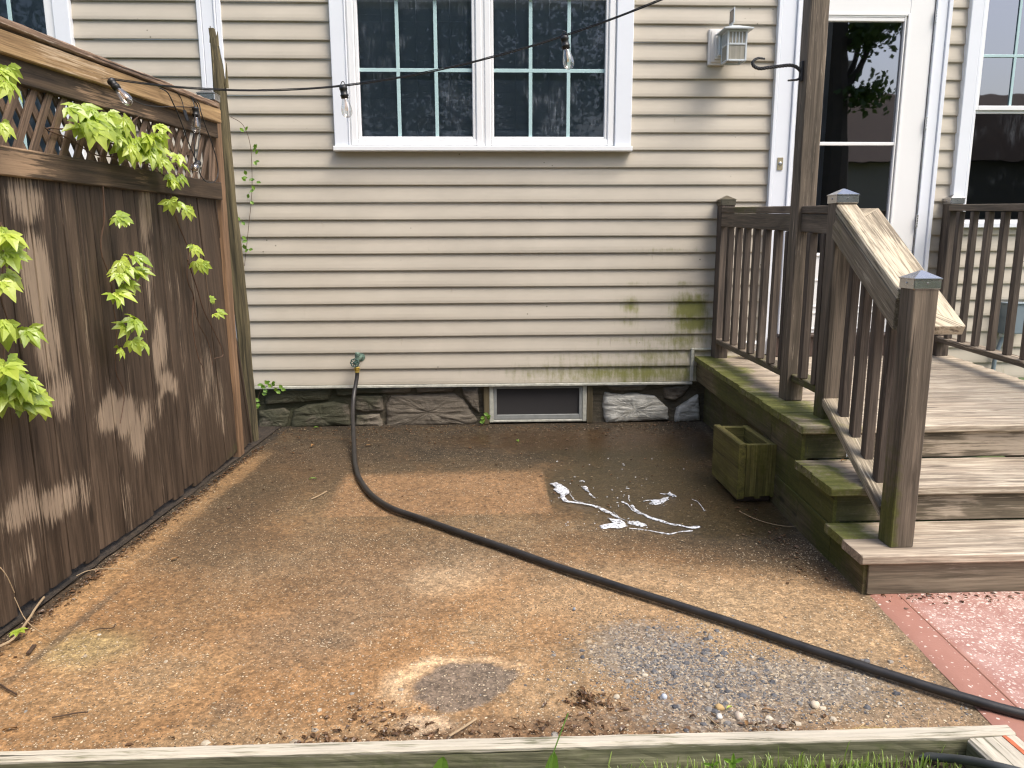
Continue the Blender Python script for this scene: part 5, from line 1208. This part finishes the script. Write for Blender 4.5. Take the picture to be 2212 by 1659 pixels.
def broad(name, lab, specs, cat='weed'):
    b = thing(name, specs[0][0], lab, cat); m1 = MB(); s1 = MB(); tn = []
    for (p, d, l, w_) in specs:
        p = Vector(p); d = Vector(d).normalized(); s = d.cross(Vector((0, -1, .3))).normalized(); vs = []
        for i, ww in enumerate((.12, .3, .75, 1, .9, .55, .05)):
            c = p+d*l*i/6+Vector((0, 0, -.12*l*(i/6)**2)); r = w_*.5*ww*(1.1 if i % 2 else .95); vs += [c-s*r+Vector((0, -.003, .004)), c, c+s*r+Vector((0, -.003, .004))]
        m1.add(vs, [(i*3+j, i*3+j+1, i*3+j+4, i*3+j+3) for i in range(6) for j in range(2)]); tn += [rr.random()]*21
    m1.build('foliage', M['leafg'], b, False, lambda co: {'tone': np.array(tn)}, fix=False); return b
broad('dandelion', 'broad dandelion leaf rising before the edging board', [((-.115, -3.64, -.0), (.15, 0, 1), .085, .036), ((-.125, -3.665, -.03), (-.5, 0, .5), .05, .02)])
dn = broad('dandelion', 'dandelion with a long leaning seedless stalk and lobed leaf', [((.155, -3.645, -.01), (.1, 0, 1), .105, .03), ((.15, -3.67, -.03), (-.8, 0, .4), .06, .03), ((.175, -3.67, -.03), (.5, 0, .5), .05, .02)])
mb = MB(); mb.tube(crom([(.135, -3.68, -.01), (.14, -3.675, .03), (.165, -3.66, .10), (.20, -3.63, .175)], 5), .0016, 6); mb.build('stalk', M['leafg'], dn)
dn2 = broad('dandelion', 'yellow dandelion flower in the grass at the bottom edge', [((.30, -3.68, -.01), (.6, 0, .5), .04, .015)])
mb = MB(); mb.lathe((.295, -3.69, .018), (0, -.2, 1), [(.003, 0), (.011, .006), (.0135, .010), (.009, .013), (.002, .012)], 14); mb.build('flower', flat('yellow_petals', (.85, .62, .02), .6), dn2)
broad('weed', 'upright weed with pointed leaves in front of the edging board', [((.60, -3.66, .0), (0, 0, 1), .085, .014), ((.60, -3.66, .045), (-.8, 0, .6), .03, .01), ((.60, -3.66, .045), (.8, 0, .6), .03, .01), ((.605, -3.66, .02), (.7, -.2, -.1), .03, .012), ((.597, -3.66, .02), (-.7, -.2, .1), .028, .012)])
broad('weed', 'smaller weed sprig left of the pointed leaved weed', [((.555, -3.66, -.01), (-.1, 0, 1), .07, .008), ((.552, -3.66, .04), (-.9, 0, .4), .028, .008), ((.552, -3.66, .04), (.6, 0, .7), .02, .008)])

# ================================================================== string lights
sg = thing('string_lights', (-1.5, -1.6, 2.0), 'black string lights with clear bulbs hung from the fence across the window', 'string lights')
cab = MB()
def bulb_at(p, d, s=1.0):
    d = Vector(d).normalized(); sb_ = MB()
    sb_.lathe(p, d, [(.008, -.004), (.0155, 0), (.0165, .004), (.0165, .012), (.0145, .014), (.0145, .030), (.0168, .032), (.0168, .036), (.0150, .038), (.0150, .046)], 14)
    so_ = sb_.build('socket', M['black'], sg, True)
    b = MB(); b.lathe(p, d, [(.0125, .046), (.013, .052), (.0165, .066), (.0205, .082), (.0222, .096), (.0205, .108), (.0150, .117), (.0075, .122), (.001, .1235)], 18); bo = b.build('bulb', M['bulb'], so_, True)
    f = MB(); o1 = d.orthogonal().normalized()
    for a in (-1, 1): f.tube([Vector(p)+d*.05+o1*.002*a, Vector(p)+d*.095+o1*.004*a], .0013, 5)
    f.build('filament', M['filament'], so_)
n0 = fpt(238, 171, .075); b2 = wpt(741, 186, -1.95); b3 = wpt(1219, 78, -2.1); en = wpt(1405, -2, -2.25); en2 = en+(en-b3)*1.6
def catenary(a, b, sag, n=24): return [a.lerp(b, i/n)+Vector((0, 0, -sag*4*(i/n)*(1-i/n))) for i in range(n+1)]
main = catenary(n0, b2, .030)+catenary(b2, b3, .022)[1:]+catenary(b3, en2, .02)[1:]
cab.tube(main, .0026, 6)
for off in (.005,): cab.tube([p+Vector((0, 0, off*(1 if i % 8 < 4 else .8))) for i, p in enumerate(main)], .0018, 5)
bulb_at(n0+Vector((0, 0, -.004)), (.62, -.1, -.75)); bulb_at(b2+Vector((0, 0, -.002)), (.12, 0, -1)); bulb_at(b3+Vector((0, 0, -.002)), (.18, 0, -1))
for p in (b2, b3):
    cab.tube(crom([p+Vector((-.012, 0, -.002)), p+Vector((-.004, 0, .016)), p+Vector((.004, 0, .016)), p+Vector((.012, 0, -.002))], 4), .0018, 5)
def ff(u, v, o=.06): return fpt(u, v, o)
cab.tube(crom([n0, ff(262, 195, .07), ff(300, 222, .05), ff(340, 230, .05), ff(400, 231, .05), ff(420, 233, .05)], 6), .0026, 6)
cab.tube(crom([ff(345, 190, .05), ff(362, 200, .06), ff(375, 225, .07), ff(392, 265, .07), ff(408, 310, .07), ff(425, 350, .07), ff(432, 375, .07), ff(445, 392, .07), ff(462, 393, .06), ff(471, 375, .06), ff(468, 345, .06), ff(458, 310, .06), ff(445, 275, .06), ff(435, 245, .06), ff(428, 222, .05), ff(405, 205, .05), ff(390, 200, .045)], 6), .0028, 6)
cab.tube(crom([ff(400, 203, .04), ff(415, 215, .05), ff(421, 240, .07), ff(419, 290, .07), ff(421, 340, .07), ff(424, 352, .07)], 6), .0026, 6)
cab.tube(crom([ff(405, 205, .04), ff(425, 225, .05), ff(432, 260, .06), ff(430, 300, .06), ff(424, 350, .06)], 6), .0026, 6)
cab.tube(crom([ff(383, 200, .045), ff(392, 215, .05), ff(398, 238, .06)], 4), .0022, 6)
bulb_at(ff(422, 232, .07), (-.05, 0, -1)); bulb_at(ff(428, 352, .08), (.12, -.75, -.25))
cab.build('cable', M['black'], sg, True)
mb = MB(); a = ff(398, 238, .06); mb.plank(a, a+Vector((.012, 0, -.05)), .022, .006, up=(1, -.3, 0), ch=.002); mb.build('tag', M['black'], sg)
mb = MB(); mb.tube([n0+Vector((-.04, -.0, .004)), n0+Vector((.01, 0, .002))], .0018, 6); mb.build('nail', M['chrome'], sg)

# ================================================================== what stands behind the photographer (seen in the window glass)
def tree(x, y, h, cr, lab, trunk_r=.3, n=2600, seed=1, cz=.62):
    n = int(n*3)
    r = random.Random(seed); b = thing('tree', (x, y, 0), lab, 'tree', 'trees across the yard mirrored in the glass'); m_ = MB()
    m_.tube([(x, y, -.1), (x+.1, y, h*.3), (x-.1, y+.1, h*.6), (x, y, h*.85)], [trunk_r*1.2, trunk_r, trunk_r*.7, .06], 10)
    tips = []
    for i in range(9):
        a = r.uniform(0, 6.28); z = h*r.uniform(.35, .7); q = Vector((x+math.cos(a)*cr*.75, y+math.sin(a)*cr*.75, z+h*.2)); m_.tube([(x, y, z), ((x+q.x)/2, (y+q.y)/2, z+h*.06), q], [trunk_r*.4, trunk_r*.25, .04], 6); tips.append(q)
    m_.build('trunk', M['trunk'], b); c = MB(); tn = []
    cs_ = [Vector((x+r.gauss(0, .5)*cr, y+r.gauss(0, .5)*cr, h*cz+r.gauss(0, .18)*h)) for _ in range(26)]+tips
    for i in range(n):
        q = r.choice(cs_); p = q+Vector((r.gauss(0, 1), r.gauss(0, 1), r.gauss(0, .7)))*cr*.17; s = r.uniform(.05, .105); u_ = Vector((r.uniform(-1, 1), r.uniform(-1, 1), r.uniform(-1, 1))).normalized(); v_ = u_.orthogonal().normalized()
        c.add([p-u_*s, p-v_*s*.6, p+u_*s, p+v_*s*.6], [(0, 1, 2, 3)]); tn += [r.random()]*4
    c.build('crown', M['treeleaf'], b, False, lambda co: {'tone': np.array(tn)}, fix=False)
for i, a in enumerate(((7.85, -12.5, 10, 1.5, 'tall leafy tree with thick trunk mirrored in the door glass', .38, 3800, 5, .74), (1.2, -15, 8.2, 4.0, 'broad dark tree mirrored in the right middle window pane', .3, 5200, 6, .58), (-4.8, -14.5, 8.5, 3.8, 'leafy tree mirrored in the left middle window pane', .3, 4200, 7, .58), (-11.5, -15, 8.2, 3.6, 'leafy tree beyond the fence mirrored in the left window', .3, 3200, 8, .55))): tree(*a)
hb = thing('neighbouring_house', (17, -24, 0), 'brown neighbouring house mirrored low in the door and right window glass', 'house')
pb('wall', 'houseb', [(9, 30, -31, -24, -.1, 4.0)], hb)
mb = MB(); mb.prism([(8.6, -31.4, 4.0), (8.6, -23.6, 4.0), (8.6, -27.5, 7.0)], (22, 0, 0)); rf_ = mb.build('roof', M['roofb'], hb)
pb('chimney', 'houseb', [(13.2, 14.2, -26.2, -25.4, 5.2, 7.8)], rf_)
# small white printed marks on the hose
mb = MB()
for (u, v) in ((1822, 1417), (2046, 1487)):
    for k in range(5):
        p = gpt(u+k*3.0, v+k*1.0, .030); mb.plank(p, p+Vector((.0022, -.0006, 0)), .003, .0006, ch=.0001, seg=1)
mb.build('printed_marks', M['white'], ho)
